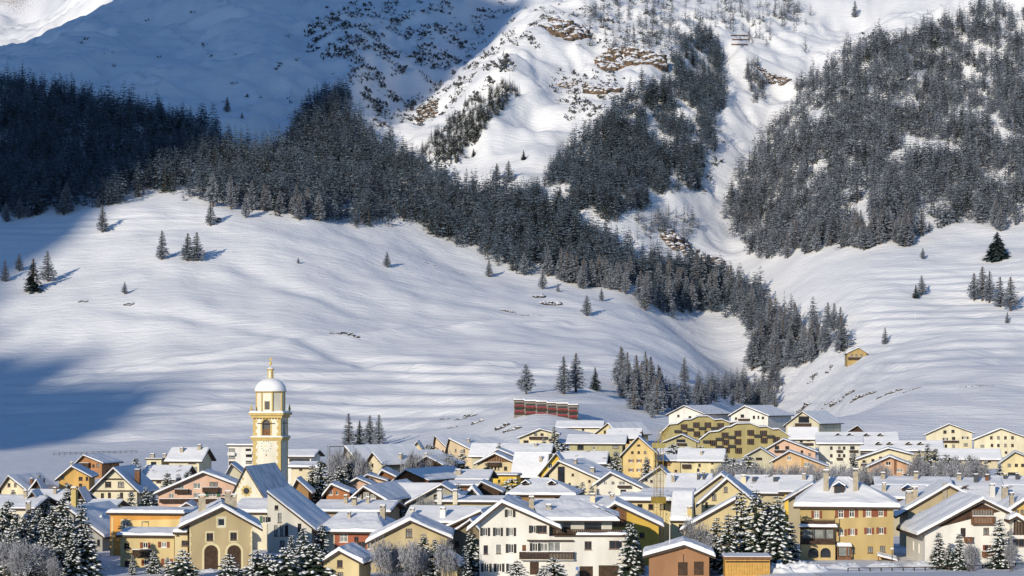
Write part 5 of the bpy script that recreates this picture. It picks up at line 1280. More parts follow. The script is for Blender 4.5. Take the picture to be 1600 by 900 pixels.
# ---- the rest of the village: label, D, xl, xr, roof, eave, ridge, depth, wall, windows, extras
b = 'b'; bn = 'bn'
V = [
 # left side
 ('village_house','cream gabled house at the far left edge',560,2,40,'g',(763,762),(16,743),16,CREAM,[(14,758,5,6,b),(24,758,5,6,b)],dict(ch=[(.9,.3,.8,1.6,WOODM)])),
 ('barn','small dark gabled barn right of the far left house',545,46,66,'g',(765,765),(58,749),10,WOOD,[],{}),
 ('chalet','orange chalet with small windows above the fir by the snowy roofs',560,92,139,'g',(745,742),(112,728),14,(.62,.38,.12),[(98,746,5,6,b),(126,748,6,6,b),(136,748,4,6,b),(104,757,5,5,b),(126,758,5,5,b)],dict(ch=[(.35,.3,.7,1.2,None)])),
 ('chalet','orange brown timber chalet highest on the left',640,123,159,'g',(720,722),(132,711),14,(.40,.20,.09),[(153,727,5,6,b),(146,728,4,5,b)],dict(bal=[(126,141,723,730)])),
 ('village_house','half timbered cream house with steep gable and brown beams',480,141,214,'g',(768,764),(179,731),15,(.70,.63,.44),[(169,757,10,9,'bk'),(189,757,10,9,'bk'),(160,775,5,9,b),(171,774,5,9,b),(190,774,5,9,b),(205,772,5,7,b)],dict(ch=[(.9,.3,1.2,3.2,WOODM)],pan=[([(161,750),(198,750),(198,747.5),(161,747.5)],WOOD),([(141,768.5),(214,768.5),(214,766),(141,766)],WOOD)],bal=[(153,185,779,783)])),
 ('apartment_house','long pink apartment house with balconies and green awnings',440,247,366,'g',(768,755),(318,737),13,(.70,.47,.35),[(308,759,11,9,'c'),(334,757,13,8,b),(283,762,9,8,'c'),(308,774,11,8,'c'),(268,775,8,8,'c'),(332,773,12,7,'cG')],dict(bal=[(274,295,764,770),(317,342,761,768),(250,350,779,784)])),
 ('modern_house','small cream modern block with one dark square window',600,229,252,'f',717,0,10,(.70,.64,.44),[(240,725,9,7,bn)],dict(ov=(.4,.4),ch=[(.2,.3,1.2,1.0,None),(.95,.4,1.0,.9,None)])),
 ('village_house','low snowy roofed house behind the three firs',560,222,282,'s',747,728,14,PALE,[(248,752,8,6,b)],{}),
 ('apartment_house','cream block with dark recessed balconies left of the church',600,264,311,'s',718,700,13,(.66,.60,.42),[(300,722,12,6,bn),(302,733,13,6,bn)],dict(ch=[(.3,.3,1.0,1.2,None),(.85,.4,1.0,1.4,None)])),
 ('apartment_block','white modern block with stacked corner windows behind the church',640,357,397,'f',695,0,12,WHITE,[(362.5,704,10,7,bn),(362.5,714,10,6,bn),(362.5,723.5,10,6,bn),(388,703,9,4,bn),(389,712,10,5,bn),(389,722,10,5,bn)],dict(ov=(.6,.6),bal=[(357,368,707,711),(383,396,705.5,709),(383,396,715,719)],white=1)),
 ('apartment_block','long low white block with window strip right of the tower',610,446,486,'s',712,703,12,WHITE,[(468,719,33,5,bn),(460,735,9,6,bn)],{}),
 ('village_house','small pale gable left of the church below the white block',520,353,384,'g',(741,743),(362,725),10,(.6,.55,.4),[],{}),
 ('village_house','pale house with snowy roof at the right foot of the tower',520,455,490,'s',728,722,10,CREAM,[(470,733,5,5,b)],{}),
 ('chalet','brown gabled shed beside the dark firs by the tower',460,456,482,'g',(764,764),(464,748),9,(.34,.2,.09),[],{}),
 ('village_house','broad snowy roofed house low at the left edge',420,-20,48,'s',792,776,14,PALE,[],dict(ch=[(.65,.4,.7,1.4,None)])),
 ('shed','open timber shelter with steep snowy roof among left roofs',430,113,134,'g',(783,782),(124,764),9,WOOD,[],{}),
 ('village_house','long snow roofed house behind the open timber shelter',450,40,114,'s',783,766,12,PALE,[],dict(ch=[(.5,.3,.7,1.3,None)])),
 ('chalet','small brown gable in the snow left of the shelter',425,42,60,'g',(780,780),(51,768),9,(.3,.16,.07),[(51,782,4,4,b)],{}),
 ('village_house','house with long right roof slope behind the lower left thicket',345,98,160,'g',(815,832),(108,792),15,(.34,.33,.30),[(154,848,5,10,bn)],dict(ch=[(.2,.1,.9,3.2,plaster((.55,.42,.16)))])),
 ('village_house','pale cottage roof left of the orange flat roofed house',400,140,170,'s',795,782,10,(.5,.45,.36),[],{}),
 ('village_house','little gable with snow cap behind the lower left firs',330,34,52,'g',(822,822),(38,806),8,(.55,.5,.4),[],dict(ch=[(.4,.3,.8,2.4,None)])),
 ('village_house','small house with gable and dark window beside the orange house',350,140,168,'g',(822,824),(160,806),9,(.4,.4,.38),[(163,826,4,6,bn)],{}),
 ('cottage','tiny snow capped gable left of the chimney by the arched house',420,280,306,'g',(794,794),(292,786),8,(.6,.52,.34),[],{}),
 # middle
 ('chalet','long roofed chalet beside the goal frame',560,540,560,'g',(716,717),(543,697),26,(.60,.54,.36),[(548,716,4,6,b)],{}),
 ('chalet','cream chalet with long snowy roof right of the goal frame chalet',535,576,599,'g',(722,722),(586,707),26,CREAM,[(582,727,4,6,b),(592,718,4,5,b)],dict(ch=[(.9,.3,.8,1.2,None),(.95,.7,.8,1.2,None)])),
 ('village_house','small cream gable standing alone in mid village',690,640,660,'g',(704,702),(652,690),9,CREAM,[(643,708,3,5,b),(650,707,3,5,b)],{}),
 ('row_house','left gable of the brown timbered row houses',720,679,700,'g',(699,699),(682,681),24,(.66,.52,.36),[(684,703,3,5,b),(692,706,3,5,b)],dict(ch=[(.8,.2,.8,1.2,None)])),
 ('row_house','second gable of the brown timbered row houses',705,700,738,'g',(700,702),(704,685),26,(.62,.5,.34),[(712,704,3,5,b),(725,704,3,5,b)],dict(ch=[(.5,.2,.8,1.2,None)])),
 ('village_house','snowy broad roof right of the row houses',680,738,786,'s',711,694,12,(.5,.46,.32),[(750,714,4,4,b)],{}),
 ('chalet','dark timber chalet behind the frosted trees',515,645,690,'g',(728,724),(669,713),13,WOOD,[(664,727,5,6,b)],{}),
 ('chalet','reddish brown chalet left of the big brown gable',500,588,622,'g',(746,746),(597,734),15,(.25,.11,.05),[(594,747,5,4,b)],{}),
 ('chalet','big red brown gabled chalet with wide snowy roof',480,618,668,'g',(750,748),(637,734),22,(.28,.12,.055),[(642,747,4,5,b)],dict(pan=[([(610,755),(618,755),(618,748),(612,750)],PALE)])),
 ('village_house','flat pale snowy roof adjoining the big brown chalet',488,690,757,'s',748,735,14,(.3,.27,.2),[],dict(ch=[(.35,.2,1.3,1.0,None)])),
 ('cottage','left pale pink gable of the twin low roofs',480,540,578,'g',(758,756),(558,747),12,PINK,[(556,757,5,4,b)],{}),
 ('cottage','right pale gable of the twin low roofs',492,558,600,'g',(752,750),(574,742),12,(.62,.45,.32),[],{}),
 ('chalet','red brick coloured chalet with white windows near the church',460,510,546,'g',(766,768),(518,756),11,(.42,.17,.07),[(517,770,6,7,''),(527,770,4,6,''),(518,785,6,6,'')],{}),
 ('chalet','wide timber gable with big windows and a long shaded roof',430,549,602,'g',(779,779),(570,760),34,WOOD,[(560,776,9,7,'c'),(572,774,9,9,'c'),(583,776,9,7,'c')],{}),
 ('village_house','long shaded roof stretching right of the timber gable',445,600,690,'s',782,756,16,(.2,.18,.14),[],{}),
 ('village_house','grey house with long left sloping gable roof edge',415,640,716,'g',(784,772),(690,757),14,(.38,.36,.30),[(680,775,5,5,b)],{}),
 ('village_house','broad snowy roof with small chimneys left of the red house',385,496,602,'s',797,783,14,(.4,.34,.24),[],dict(ch=[(.35,.3,.7,1.5,None),(.5,.2,.9,1.4,None),(.68,.3,.6,1.2,None)])),
 ('village_house','long low yellow house with snow slab roof and white chimneys',400,690,792,'s',783,776,12,(.52,.43,.17),[(740,792,4,3,b)],dict(ch=[(-.02,-.05,.9,2.0,plaster(WHITE)),(.22,-.05,.9,2.0,plaster(PALE))])),
 ('village_house','wide snowy roof sheet behind the big ochre house',372,640,752,'s',814,792,14,(.6,.45,.36),[(670,820,5,4,b)],dict(ch=[(.45,.1,1.0,1.6,plaster(WHITE)),(.02,.1,.8,1.4,plaster(PALE))])),
 ('shed','tiny snow capped shed among frosted bushes',440,727,748,'g',(774,774),(738,762),6,(.4,.3,.2),[],dict(T=.7)),
 ('chalet','low brown roof ending at the yellow hall',455,704,742,'s',757,752,9,WOODM,[],{}),
 ('chalet','low dark gable in front of the yellow hall',450,742,780,'g',(766,766),(752,753),9,WOOD,[],{}),
 # centre
 ('chalet','cream chalet with brown timber gable and balcony in mid village',555,746,803,'g',(722,722),(773,708),15,(.68,.58,.36),[(761,733,5,6,b),(769,732,3,5,b),(774,732,3,5,b),(779,732,3,5,b),(790,732,5,6,b)],dict(bal=[(763,782,722,728)],boards=([(752,722),(800,722),(773,711)],WOODM,12))),
 ('village_house','rear twin roof behind the cream and brown chalet',585,752,812,'g',(718,716),(778,702),13,(.6,.5,.3),[],{}),
 ('hall','bright yellow hall with big plain snow roof',545,805,846,'s',741,709,14,BYEL,[(819,750,5,9,b),(833,748,6,8,b)],dict(ch=[(.9,.3,.7,1.4,None)])),
 ('hall','bright yellow arched gable end of the hall',540,846,884,'g',(736,728),(869,708),13,BYEL,[(860,728,6,8,'A'),(851,748,6,8,b),(872,737,5,6,b)],{}),
 ('hall','low flat yellow annex left of the hall',530,769,807,'f',742,0,8,BYEL,[(780,752,4,5,b)],dict(ov=(.4,.4))),
 ('village_house','beige gabled house with shadowed left recess and long right roof',495,858,940,'g',(738,749),(875,720),15,(.68,.60,.42),[(877,742,12,26,bn),(895,742,4,4,b),(890,757,4,5,b),(921,752,4,4,b)],dict(ch=[(.4,.25,.7,1.0,None),(.75,.2,1.0,1.0,None)])),  # tall dark pane drawn in place of the shaded recess
 ('village_house','house under a broad hipped snow roof with two eyebrow dormers',450,800,892,'h',772,(832,858,748),15,(.28,.17,.08),[(830,780,6,4,b),(870,779,6,4,b)],dict(ov=(1.3,.5),dor=[(.2,.2),(.65,.2)])),
 ('village_house','white gabled house with pale blue windows in the centre',468,932,1006,'g',(754,763),(954,738),13,(.74,.70,.60),[(946,755,5,6,''),(958,755,5,6,''),(972,755,10,6,'c'),(953,770,5,5,''),(974,769,9,8,bn)],dict(bal=[(965,985,758,761)])),
 ('apartment_house','olive house with wide flat roof left of the tall yellow gable',645,890,972,'s',692,680,13,(.42,.39,.22),[(907,699,10,8,bn),(928,700,4,6,''),(962,698,10,6,bn),(963,710,9,5,b)],{}),
 ('village_house','tall yellow gabled house with rows of brown shutters',640,973,1023,'g',(708,705),(997,682),13,(.72,.54,.24),[(998,696,5,3,b),*rows((988,998,1008),(707,),4,4,b),*rows((986,998.5,1011),(720,),4,5,'R'),*rows((986,998.5,1010),(734.5,),4,5,'R')],{}),
 ('village_house','cream and brown house right behind the crane jib',650,1028,1063,'s',719,711,11,(.55,.45,.24),[(1035,722,5,4,b),(1056,736,4,4,b)],dict(boards=([(1028,728),(1048,728),(1048,720),(1028,720)],WOODM,6))),
 ('village_house','cream house with wide snowy roof right of the crane',630,1064,1127,'s',718,702,12,(.64,.56,.32),[(1093,727,4,5,b),(1091,735,4,6,b),(1113,723,4,5,b),(1113,737,5,8,b),(1080,722,10,3,b)],dict(bal=[(1066,1079,725,731)],ch=[(.5,.2,.7,1.2,None)])),
 ('village_house','snow roof of the low house behind the crane top',700,1031,1075,'s',708,700,10,PALE,[],{}),
 ('village_house','olive low gabled house with dark balcony under the olive apartments',720,1036,1088,'g',(691,690),(1065,679),13,(.44,.39,.22),[(1064,689,14,5,bn),(1050,697,4,3,''),(1073,697,4,3,'')],dict(bal=[(1057,1072,692,695)])),
 ('chalet','cream gabled house with dark balcony below the red terrace',760,812,871,'g',(683,677),(844,670),12,(.68,.60,.40),[(837,679,5,4,b),(847,679,5,4,b),(822,690,8,4,b),(860,687,5,5,b)],dict(bal=[(827,855,682,686)])),
 ('village_house','pale house with snowy roof below the right end of the red terrace',820,872,938,'s',667,658,12,(.70,.64,.48),[(911,671,4,4,b),(895,675,4,4,b),(925,678,6,3,b)],{}),
 ('village_house','gabled house left of the larch belt',790,933,965,'g',(676,676),(952,661),24,(.64,.55,.32),[(945,675,4,5,b)],{}),
 ('village_house','house with bright snow roof panel below the larch clump',770,952,997,'s',683,670,11,(.58,.42,.16),[(985,687,6,4,b),(975,692,4,4,b)],{}),
 ('village_house','snowy roof house left of the yellow hall at mid height',640,786,856,'s',706,694,12,(.6,.52,.34),[],dict(ch=[(.7,.3,.9,1.1,None)])),
 ('village_house','reddish speckled snow roof between yellow hall and olive house',600,880,942,'s',722,706,12,(.4,.33,.2),[],{}),
 ('village_house','left white house of the pair above the olive apartments',880,1045,1100,'g',(647,646),(1070,634),27,WHITE,[(1078,652,5,4,b),(1089,650,3,3,b),(1060,650,4,4,b)],{}),
 ('village_house','right white house of the pair above the olive apartments',880,1142,1200,'g',(648,648),(1165,634),27,WHITE,[(1178,652,4,5,b),(1185,652,3,5,b),(1160,650,6,5,bn),(1192,653,4,4,b),(1150,654,4,4,b)],dict(bal=[(1155,1172,654,657)])),
 ('chalet','dark gabled chalet with wide snowy roof up on the rise',860,1228,1280,'g',(664,660),(1255,643),24,(.6,.55,.4),[(1256,656,18,11,bn),(1241,668,5,4,b)],dict(bal=[(1244,1268,661,667)])),
 ('village_house','white house with corner turret roof below the dark gabled chalet',800,1236,1274,'s',684,668,11,(.68,.64,.5),[(1252,690,5,5,b),(1263,687,4,5,b)],dict(bal=[(1250,1270,692,695)])),
 ('chalet','low dark gable beside the long dormered roof',800,1320,1354,'g',(677,678),(1340,665),13,WOOD,[],{}),
 ('chalet','pink gabled chalet with dark recess in the right village',690,1198,1274,'g',(701,705),(1224,686),13,PINK,[(1214,700,7,7,bn),(1230,700,6,6,b),(1253,706,4,5,b),(1265,710,4,4,b)],dict(bal=[(1210,1236,703,706)])),
 ('village_house','small house with peaked snowy roof below the olive apartments',660,1166,1210,'g',(712,714),(1188,700),11,(.5,.46,.32),[(1186,717,10,4,bn)],{}),
 ('chalet','peach gabled chalet with orange beam behind the shrub belt',620,1207,1290,'g',(720,727),(1233,705),13,PEACH,[(1233,716,7,6,'A'),(1261,726,10,6,'c')],dict(pan=[([(1252,734),(1256,734),(1256,714),(1252,714)],WOODY)])),
 ('chalet','salmon gabled chalet with brown beam right of the shrub belt',615,1357,1444,'g',(728,734),(1390,713),13,(.52,.32,.2),[(1388,724,8,6,'A'),(1406,735,10,5,'c'),(1424,735,5,6,'')],dict(pan=[([(1397,742),(1401,742),(1401,718),(1397,718)],WOODM)])),
 ('chalet','cream low gabled house behind the salmon chalet',670,1341,1424,'g',(716,709),(1388,700),13,(.70,.62,.42),[(1350,721,5,4,b),(1364,720,5,6,b),(1376,715,5,3,b)],dict(bal=[(1345,1361,724,727)])),
 ('apartment_house','white apartment house with small balconies in the right village',700,1280,1344,'s',692,682,13,(.66,.64,.54),[*rows((1299,1311.5,1319),(700,712),4,5,b),*rows((1332,),(700,712,722),7,6,bn),(1299,723,4,4,b)],dict(bal=[(1307,1316,703,706),(1307,1316,715,718),(1327,1340,703,706),(1327,1340,715,718)])),
 ('apartment_house','long low building with dormered snow roof in the right village',730,1346,1470,'s',702,689,13,(.5,.44,.3),[(1420,705,8,3,b)],dict(dor=[(.22,.2),(.36,.2),(.6,.2),(.75,.2)])),
 ('apartment_house','rear snowy roof with skylights above the white apartment house',770,1280,1400,'s',688,676,13,PALE,[],dict(dor=[(.25,.2),(.4,.2),(.62,.2),(.8,.2)])),
 ('apartment_house','cream four storey gabled block with dark balcony at upper right',850,1447,1519,'g',(678,675),(1483,662),14,(.68,.62,.44),[(1476.5,675,5,5,b),(1489,674,5,5,b),(1477,686,4,4,'cD'),(1490,685,5,5,b),(1508,684,5,4,'cD'),(1478,697,4,5,bn),(1490,697,4,5,bn),(1509,695,6,5,b)],dict(bal=[(1468,1498,688,691)])),
 ('apartment_house','cream gabled block with many windows at the right edge',830,1522,1612,'g',(686,686),(1564,669),14,(.68,.62,.44),[*rows((1549,1560,1571,1582),(684,),4,5,b),*rows((1550,1560,1571,1582),(696,),4,5,b),(1535,697,6,4,bn),*rows((1561,1572,1583),(707,),4,4,b)],{}),
 ('village_house','broad snow roofed house in the right hand park',720,1470,1560,'s',716,702,12,(.62,.54,.36),[(1532,720,4,5,b),(1546,720,5,5,b),(1500,721,5,4,b)],{}),
 ('village_house','pale yellow gable with wide window at the right edge',640,1564,1625,'g',(722,722),(1586,706),13,(.66,.56,.32),[*rows((1577,1588,1598),(727,),5,5,b),(1583,741,16,6,bn)],{}),
 # roofs in the middle right
 ('village_house','snowy gable just behind the crane mast',480,1004,1046,'g',(748,744),(1031,730),12,(.6,.56,.46),[(1010,750,4,4,b),(1018,752,4,4,b)],{}),
 ('village_house','snowy roof with dark chimneys right of the crane mast',455,1048,1104,'s',764,741,13,PALE,[],dict(ch=[(.05,.2,.8,1.6,None),(.75,.3,.6,1.4,METAL),(.9,.3,.6,1.6,METAL)])),
 ('village_house','long terraced snow roof with white chimney above the fir group',430,1150,1262,'s',768,744,13,(.5,.42,.26),[],dict(ch=[(.1,.25,1.1,1.4,plaster(CREAM)),(.95,.3,.8,1.4,None),(.25,.3,.9,.8,METAL),(.55,.3,1.0,.8,METAL)])),
 ('village_house','yellow walled attic house left of the mansion roof',400,1226,1262,'s',766,752,9,BYEL,[(1250,768,8,6,bn)],{}),
 ('village_house','snow roof with dark gable end touching the mansion roof',370,1232,1282,'g',(778,770),(1270,756),10,(.4,.34,.22),[],{}),
 ('village_house','long snow covered roof behind the mansion on its right',425,1376,1480,'s',758,746,14,PALE,[],dict(ch=[(.55,.3,.9,1.6,None),(.05,.3,.9,1.4,None)])),
 ('village_house','snowy roof with skylights between mansion and beige gable',395,1372,1440,'s',776,760,12,(.4,.35,.25),[],dict(ch=[(.15,.2,.8,1.6,None)],dor=[(.7,.2)])),
 ('village_house','broad snow roof behind the beige gable on its right',430,1486,1560,'s',760,748,13,PALE,[],dict(ch=[(.2,.3,.9,1.4,None),(.55,.2,.9,1.6,METAL),(.8,.3,.8,1.2,WOODM)])),
 ('village_house','large white snow roof sheet above the white chalet',375,1520,1612,'s',785,760,15,(.5,.44,.34),[],dict(ch=[(.35,.15,1.0,2.2,plaster(WHITE)),(.55,.05,1.1,2.4,None)])),
 ('village_house','far right snow roof below the pale yellow gable',470,1560,1625,'s',757,745,12,PALE,[],dict(ch=[(.2,.3,.8,1.2,METAL),(.5,.3,.9,1.2,METAL)])),
 ('village_house','snow roof strip behind the cream house of the crane',400,1010,1075,'s',775,764,12,PALE,[],{}),
 ('village_house','low snowy roof behind the right wing of the white house',370,880,962,'s',790,776,13,(.5,.45,.34),[],dict(ch=[(.55,.1,.9,1.6,plaster(CREAM)),(.92,.1,.8,1.6,None)])),
]
YAW = {'left white house of the pair above the olive apartments': -30, 'right white house of the pair above the olive apartments': -30, 'long roofed chalet beside the goal frame': -40, 'cream chalet with long snowy roof right of the goal frame chalet': -38, 'left gable of the brown timbered row houses': -36, 'second gable of the brown timbered row houses': -36,
 'big red brown gabled chalet with wide snowy roof': -26, 'beige gabled house with shadowed left recess and long right roof': -24, 'gabled house left of the larch belt': -34, 'dark gabled chalet with wide snowy roof up on the rise': -32, 'dark timber chalet behind the frosted trees': -20,
 'wide timber gable with big windows and a long shaded roof': -12, 'house with long right roof slope behind the lower left thicket': -14, 'half timbered cream house with steep gable and brown beams': -6, 'cream gabled house at the far left edge': -16, 'orange brown timber chalet highest on the left': -12}
for nm, lab, D, xl, xr, rf, ev, rd, dp, wl, wn, ex in V:
    yw = -8.0
    if rf == 'g': yw = -math.degrees(math.atan(((xl + xr) / 2 - 800) / F)) * .7 - 3.5
    yw = YAW.get(lab, yw)
    h = House(nm, lab, D, xl, xr, yaw=yw, depth=dp, cat={'chalet': 'chalet', 'barn': 'barn', 'shed': 'shed', 'hall': 'hall'}.get(nm, 'house'))
    if wn: h.windows([tuple(q) for q in wn])
    if rf == 'g' and D < 720: h.windows([(.3, 2.0, 1.0, 1.2, 'b'), (.65, 2.0, 1.0, 1.2, 'b'), (.5, 4.6, 1.0, 1.1, 'b')], 'R')
    if rf == 's' and not wn and D < 480:
        pass
    h.body(wl, rf, ev, rd, ov=ex.get('ov', (1.0, 1.3)), T=ex.get('T', rng.uniform(.22, .42)), snow=SNOWPATCH if 'speckled' in lab or rng.random() < .1 else None)
    for c in ex.get('ch', []): h.chimney(c[0], c[1], c[2], c[3], c[4])
    for c in ex.get('dor', []): h.dormer(c[0], c[1], 2.2 if rf == 's' else 1.6, .8)
    for c in ex.get('bal', []): h.balcony(*c, mat=plaster(WHITE) if ex.get('white') else None)
    for p, m in ex.get('pan', []): h.panel('beam', p, m, .06)
    if 'boards' in ex: h.boards(*ex['boards'])

# olive apartments with stepped gables and bays
def stepped(label, D, pts, base, cols, rws, depth=13):
    """apartment block whose eaves follow a stepped low-pitch outline given in photo pixels"""
    h = House('apartment_block', label, D, pts[0][0], pts[-1][0], yaw=-6, depth=depth, cat='apartments')
    q = [h.at(a, c) for a, c in pts]; zb = -4; mb = MB(); d = depth
    for (x0, z0), (x1, z1) in zip(q[:-1], q[1:]):
        mb.poly([(x0, 0, zb), (x1, 0, zb), (x1, 0, z1 - .5), (x0, 0, z0 - .5)]); mb.poly([(x0, d, zb), (x0, d, z0 - .5), (x1, d, z1 - .5), (x1, d, zb)])
    for x, z in (q[0], q[-1]): mb.poly([(x, 0, zb), (x, d, zb), (x, d, z - .5), (x, 0, z - .5)])
    mb.build('wall', plaster((.38, .325, .15)), h.root)
    rb = MB(); sb = MB()
    for i, ((x0, z0), (x1, z1)) in enumerate(zip(q[:-1], q[1:])):
        e0 = .9 if i == 0 else 0; e1 = .9 if i == len(q) - 2 else 0; k = (z1 - z0) / max(x1 - x0, .1); g = 1.0
        a = (x0 - e0, z0 - e0 * k - .3); c = (x1 + e1, z1 + e1 * k - .3)
        Q = [(a[0], -g, a[1]), (c[0], -g, c[1]), (c[0], d + g, c[1]), (a[0], d + g, a[1])]
        rb.poly(Q); rb.poly([(x, y, z - .25) for x, y, z in reversed(Q)])
        for j in range(4):
            u, v = Q[j], Q[(j+1) % 4]; rb.poly([(u[0], u[1], u[2]-.25), (v[0], v[1], v[2]-.25), v, u])
        snow_patch(sb, [(x, y, z + .004) for x, y, z in Q], .32, ends=(1 if e0 else 0, 1 if e1 else 0), ridge=1, seed=i)
    o = rb.build('roof', EAVE, h.root); sb.build('snow', SNOW, o)
    bw = MB(); W_, H_ = 1.35, 1.9
    bw.poly([(-W_, 0, -H_/2), (-W_*.6, -.9, -H_/2), (-W_*.6, -.9, H_/2), (-W_, 0, H_/2)]); bw.poly([(-W_*.6, -.9, -H_/2), (W_*.6, -.9, -H_/2), (W_*.6, -.9, H_/2), (-W_*.6, -.9, H_/2)]); bw.poly([(W_*.6, -.9, -H_/2), (W_, 0, -H_/2), (W_, 0, H_/2), (W_*.6, -.9, H_/2)])
    fr = MB()
    for z in (-H_/2 - .1, H_/2):
        fr.poly([(-W_-.05, 0, z), (-W_*.62, -.95, z), (W_*.62, -.95, z), (W_+.05, 0, z)]); fr.poly([(-W_*.62, -.95, z), (W_*.62, -.95, z), (W_*.62, -.95, z+.12), (-W_*.62, -.95, z+.12)]); fr.poly([(-W_-.05, 0, z+.12), (-W_*.62, -.95, z+.12), (W_*.62, -.95, z+.12), (W_+.05, 0, z+.12)])
        fr.poly([(-W_-.05, 0, z), (-W_*.62, -.95, z), (-W_*.62, -.95, z+.12), (-W_-.05, 0, z+.12)])
    for x in (-W_*.6, 0, W_*.6): fr.box(x - .07, x + .07, -.97, -.89, -H_/2, H_/2)
    bm, fm = bw.mesh('pane', [GLASS]), fr.mesh('bay_window', [WOODM])
    bk = MB(); bk.box(-1.4, 1.4, -1.2, -.003, -.55, .45); bkm = bk.mesh('balcony', [SHUTD])
    rl = MB(); rl.box(-1.45, 1.45, -1.25, -1.1, .453, .55); rlm = rl.mesh('rail', [METAL])
    for a, c in cols:
        x, z = h.at(a, c); o = link('bay_window', fm, h.root, (x, -.004, z)); link('pane', bm, o)
    for a, c in rws:
        x, z = h.at(a, c); o = link('balcony', bkm, h.root, (x, 0, z)); link('rail', rlm, o)
stepped('rear olive apartment block with stepped gable roofs', 800, [(1034,674), (1046,662), (1058,661), (1068,655), (1080,654), (1090,649), (1106,649), (1116,655), (1128,654), (1140,659), (1149,658), (1162,664), (1172,665)], 710,
        [(1069,667), (1088,664), (1106,664), (1126,665), (1069,679), (1089,678), (1106,677), (1146,665)], [(1059,674), (1078,671), (1097,669), (1116,669), (1097,683)])
stepped('front olive apartment block with bay windows and dark balconies', 765, [(1095,684), (1108,674), (1123,672.5), (1134,666), (1141,665.5), (1151,660.5), (1172,660), (1186,665.5), (1198,665), (1207,669.5), (1217,669), (1232,679)], 715,
        [(1133,680), (1153,677), (1173,676), (1193,677), (1134,691), (1153,690), (1173,690), (1194,688), (1115,692), (1135,703), (1154,704), (1213,687)], [(1124,686), (1143,683), (1184,681), (1204,682), (1124,698), (1143,697), (1104,690)])

# red terrace houses on the knoll
RED = material('red_panels', (.20, .022, .035), .6, var=.15); GREYB = plaster((.24, .21, .18))
steps = [(803,820,625,640), (820,838,627,644), (838,855,628,648), (855,870,630,650), (870,888,631,653), (888,903,633,656)]
for i, (a, c, top, bot) in enumerate(steps):
    ordn = ['first', 'second', 'third', 'fourth', 'fifth', 'last'][i]
    h = House('terrace_house', ordn + ' stepped terrace house with red panels, counting from the left', 860 - i * 2, a, c, yaw=-3, depth=11, cat='house', group='red terrace houses')
    h.body(GREYB, 'f', top - 1, 0, ov=(.25, .1), T=.5)
    x0 = .35; x1 = h.w - .35
    for k, (p0, p1) in enumerate(((top + 7, top + 11.5), (top + 16, top + 21))):
        z1, z0 = h.at(a, p0)[1], h.at(a, p1)[1]
        q = MB(); q.box(x0, x1, -.25, -.003, z0, z1); o = q.build('panel', RED, h.root)
        q = MB(); q.box(x0 - .1, x1 + .1, -1.2, -.26, z0 - .35, z0 - .2); q.box(x0 - .1, x1 + .1, -1.2, -1.1, z0 - .2, z0 + .5); q.build('balcony', WOOD, h.root)
        q = MB(); q.box(x0, x1, -.06, -.004, z1 + .1, z1 + .9); q.build('window', GLASS, h.root)

# chalet on the hillside shelf
x, d, z, ok = hits([1342], [566], 900)
h = House('chalet', 'lone yellow chalet with wide balcony on the hillside shelf', float(d[0]) + 9, 1324, 1354, yaw=-2, depth=14, cat='chalet', z0=float(z[0]) - .5)
h.windows([(1331,555,3,4,b), (1338,555,3,4,b), (1346,555,3,4,b)]).body((.42, .30, .13), 'g', (551,551), (1341,543), ov=(1.2, 1.2), T=.4)
h.balcony(1325, 1353, 558, 561.5, WOOD, 2.0)

# ---- crane
def crane():
    D = 348; x = px2w(1029, D); z0 = tz(x, D); e = empty('tower_crane', (x, D, z0), math.radians(20)); tag(e, 'yellow lattice tower crane with folded jib in the village centre', 'crane')
    zt = EYE + (HOR - 700) * D / F - z0; w = .62; mb = MB()
    for sx in (-1, 1):
        for sy in (-1, 1): mb.bar((sx*w, sy*w, -.5), (sx*w, sy*w, zt), .05)
    n = int(zt / 1.15)
    for i in range(n):
        za, zb = zt * i / n, zt * (i + 1) / n; f = 1 if i % 2 else -1
        for s_ in (-1, 1):
            mb.bar((f*w, s_*w, za), (-f*w, s_*w, zb), .025, n=3); mb.bar((s_*w, f*w, za), (s_*w, -f*w, zb), .025, n=3)
            mb.bar((-w, s_*w, zb), (w, s_*w, zb), .025, n=3); mb.bar((s_*w, -w, zb), (s_*w, w, zb), .025, n=3)
    mb.build('mast', CRANEY, e)
    q = MB(); q.box(-1, 1, -1, 1, zt * .48, zt * .48 + 1.1); q.build('collar', CRANEY, e); q = MB(); q.box(-.9, .9, -.9, .9, zt, zt + .9); q.build('cab', material('crane_cab', (.4, .33, .12), .6), e)
    q = MB(); a = Vector((0, 0, zt + .9)); tip = Vector((1.6, -.6, zt + 3.6))
    for o_ in ((-.4, -.3, 0), (.4, -.3, 0), (0, .4, .2)):
        q.bar(a + Vector(o_), tip + Vector(o_) * .4, .06)
        q.bar(a + Vector(o_) * .9 - Vector((.6, 0, .2)), tip + Vector(o_) * .4 - Vector((1.3, 0, .3)), .05)
    for k in range(7):
        p0 = a.lerp(tip, k / 7); p1 = a.lerp(tip, (k + 1) / 7); s_ = 1 if k % 2 else -1
        q.bar(p0 + Vector((.4*s_, -.3, 0)), p1 + Vector((-.4*s_, -.3, 0)), .035, n=3); q.bar(p0 + Vector((.4*s_, -.3, 0)), p1 + Vector((0, .4, .2)), .035, n=3); q.bar(p0 - Vector((.6, 0, .2)), p1 + Vector((.3*s_, 0, 0)), .03, n=3)
    q.build('jib', CRANEY, e)
crane()

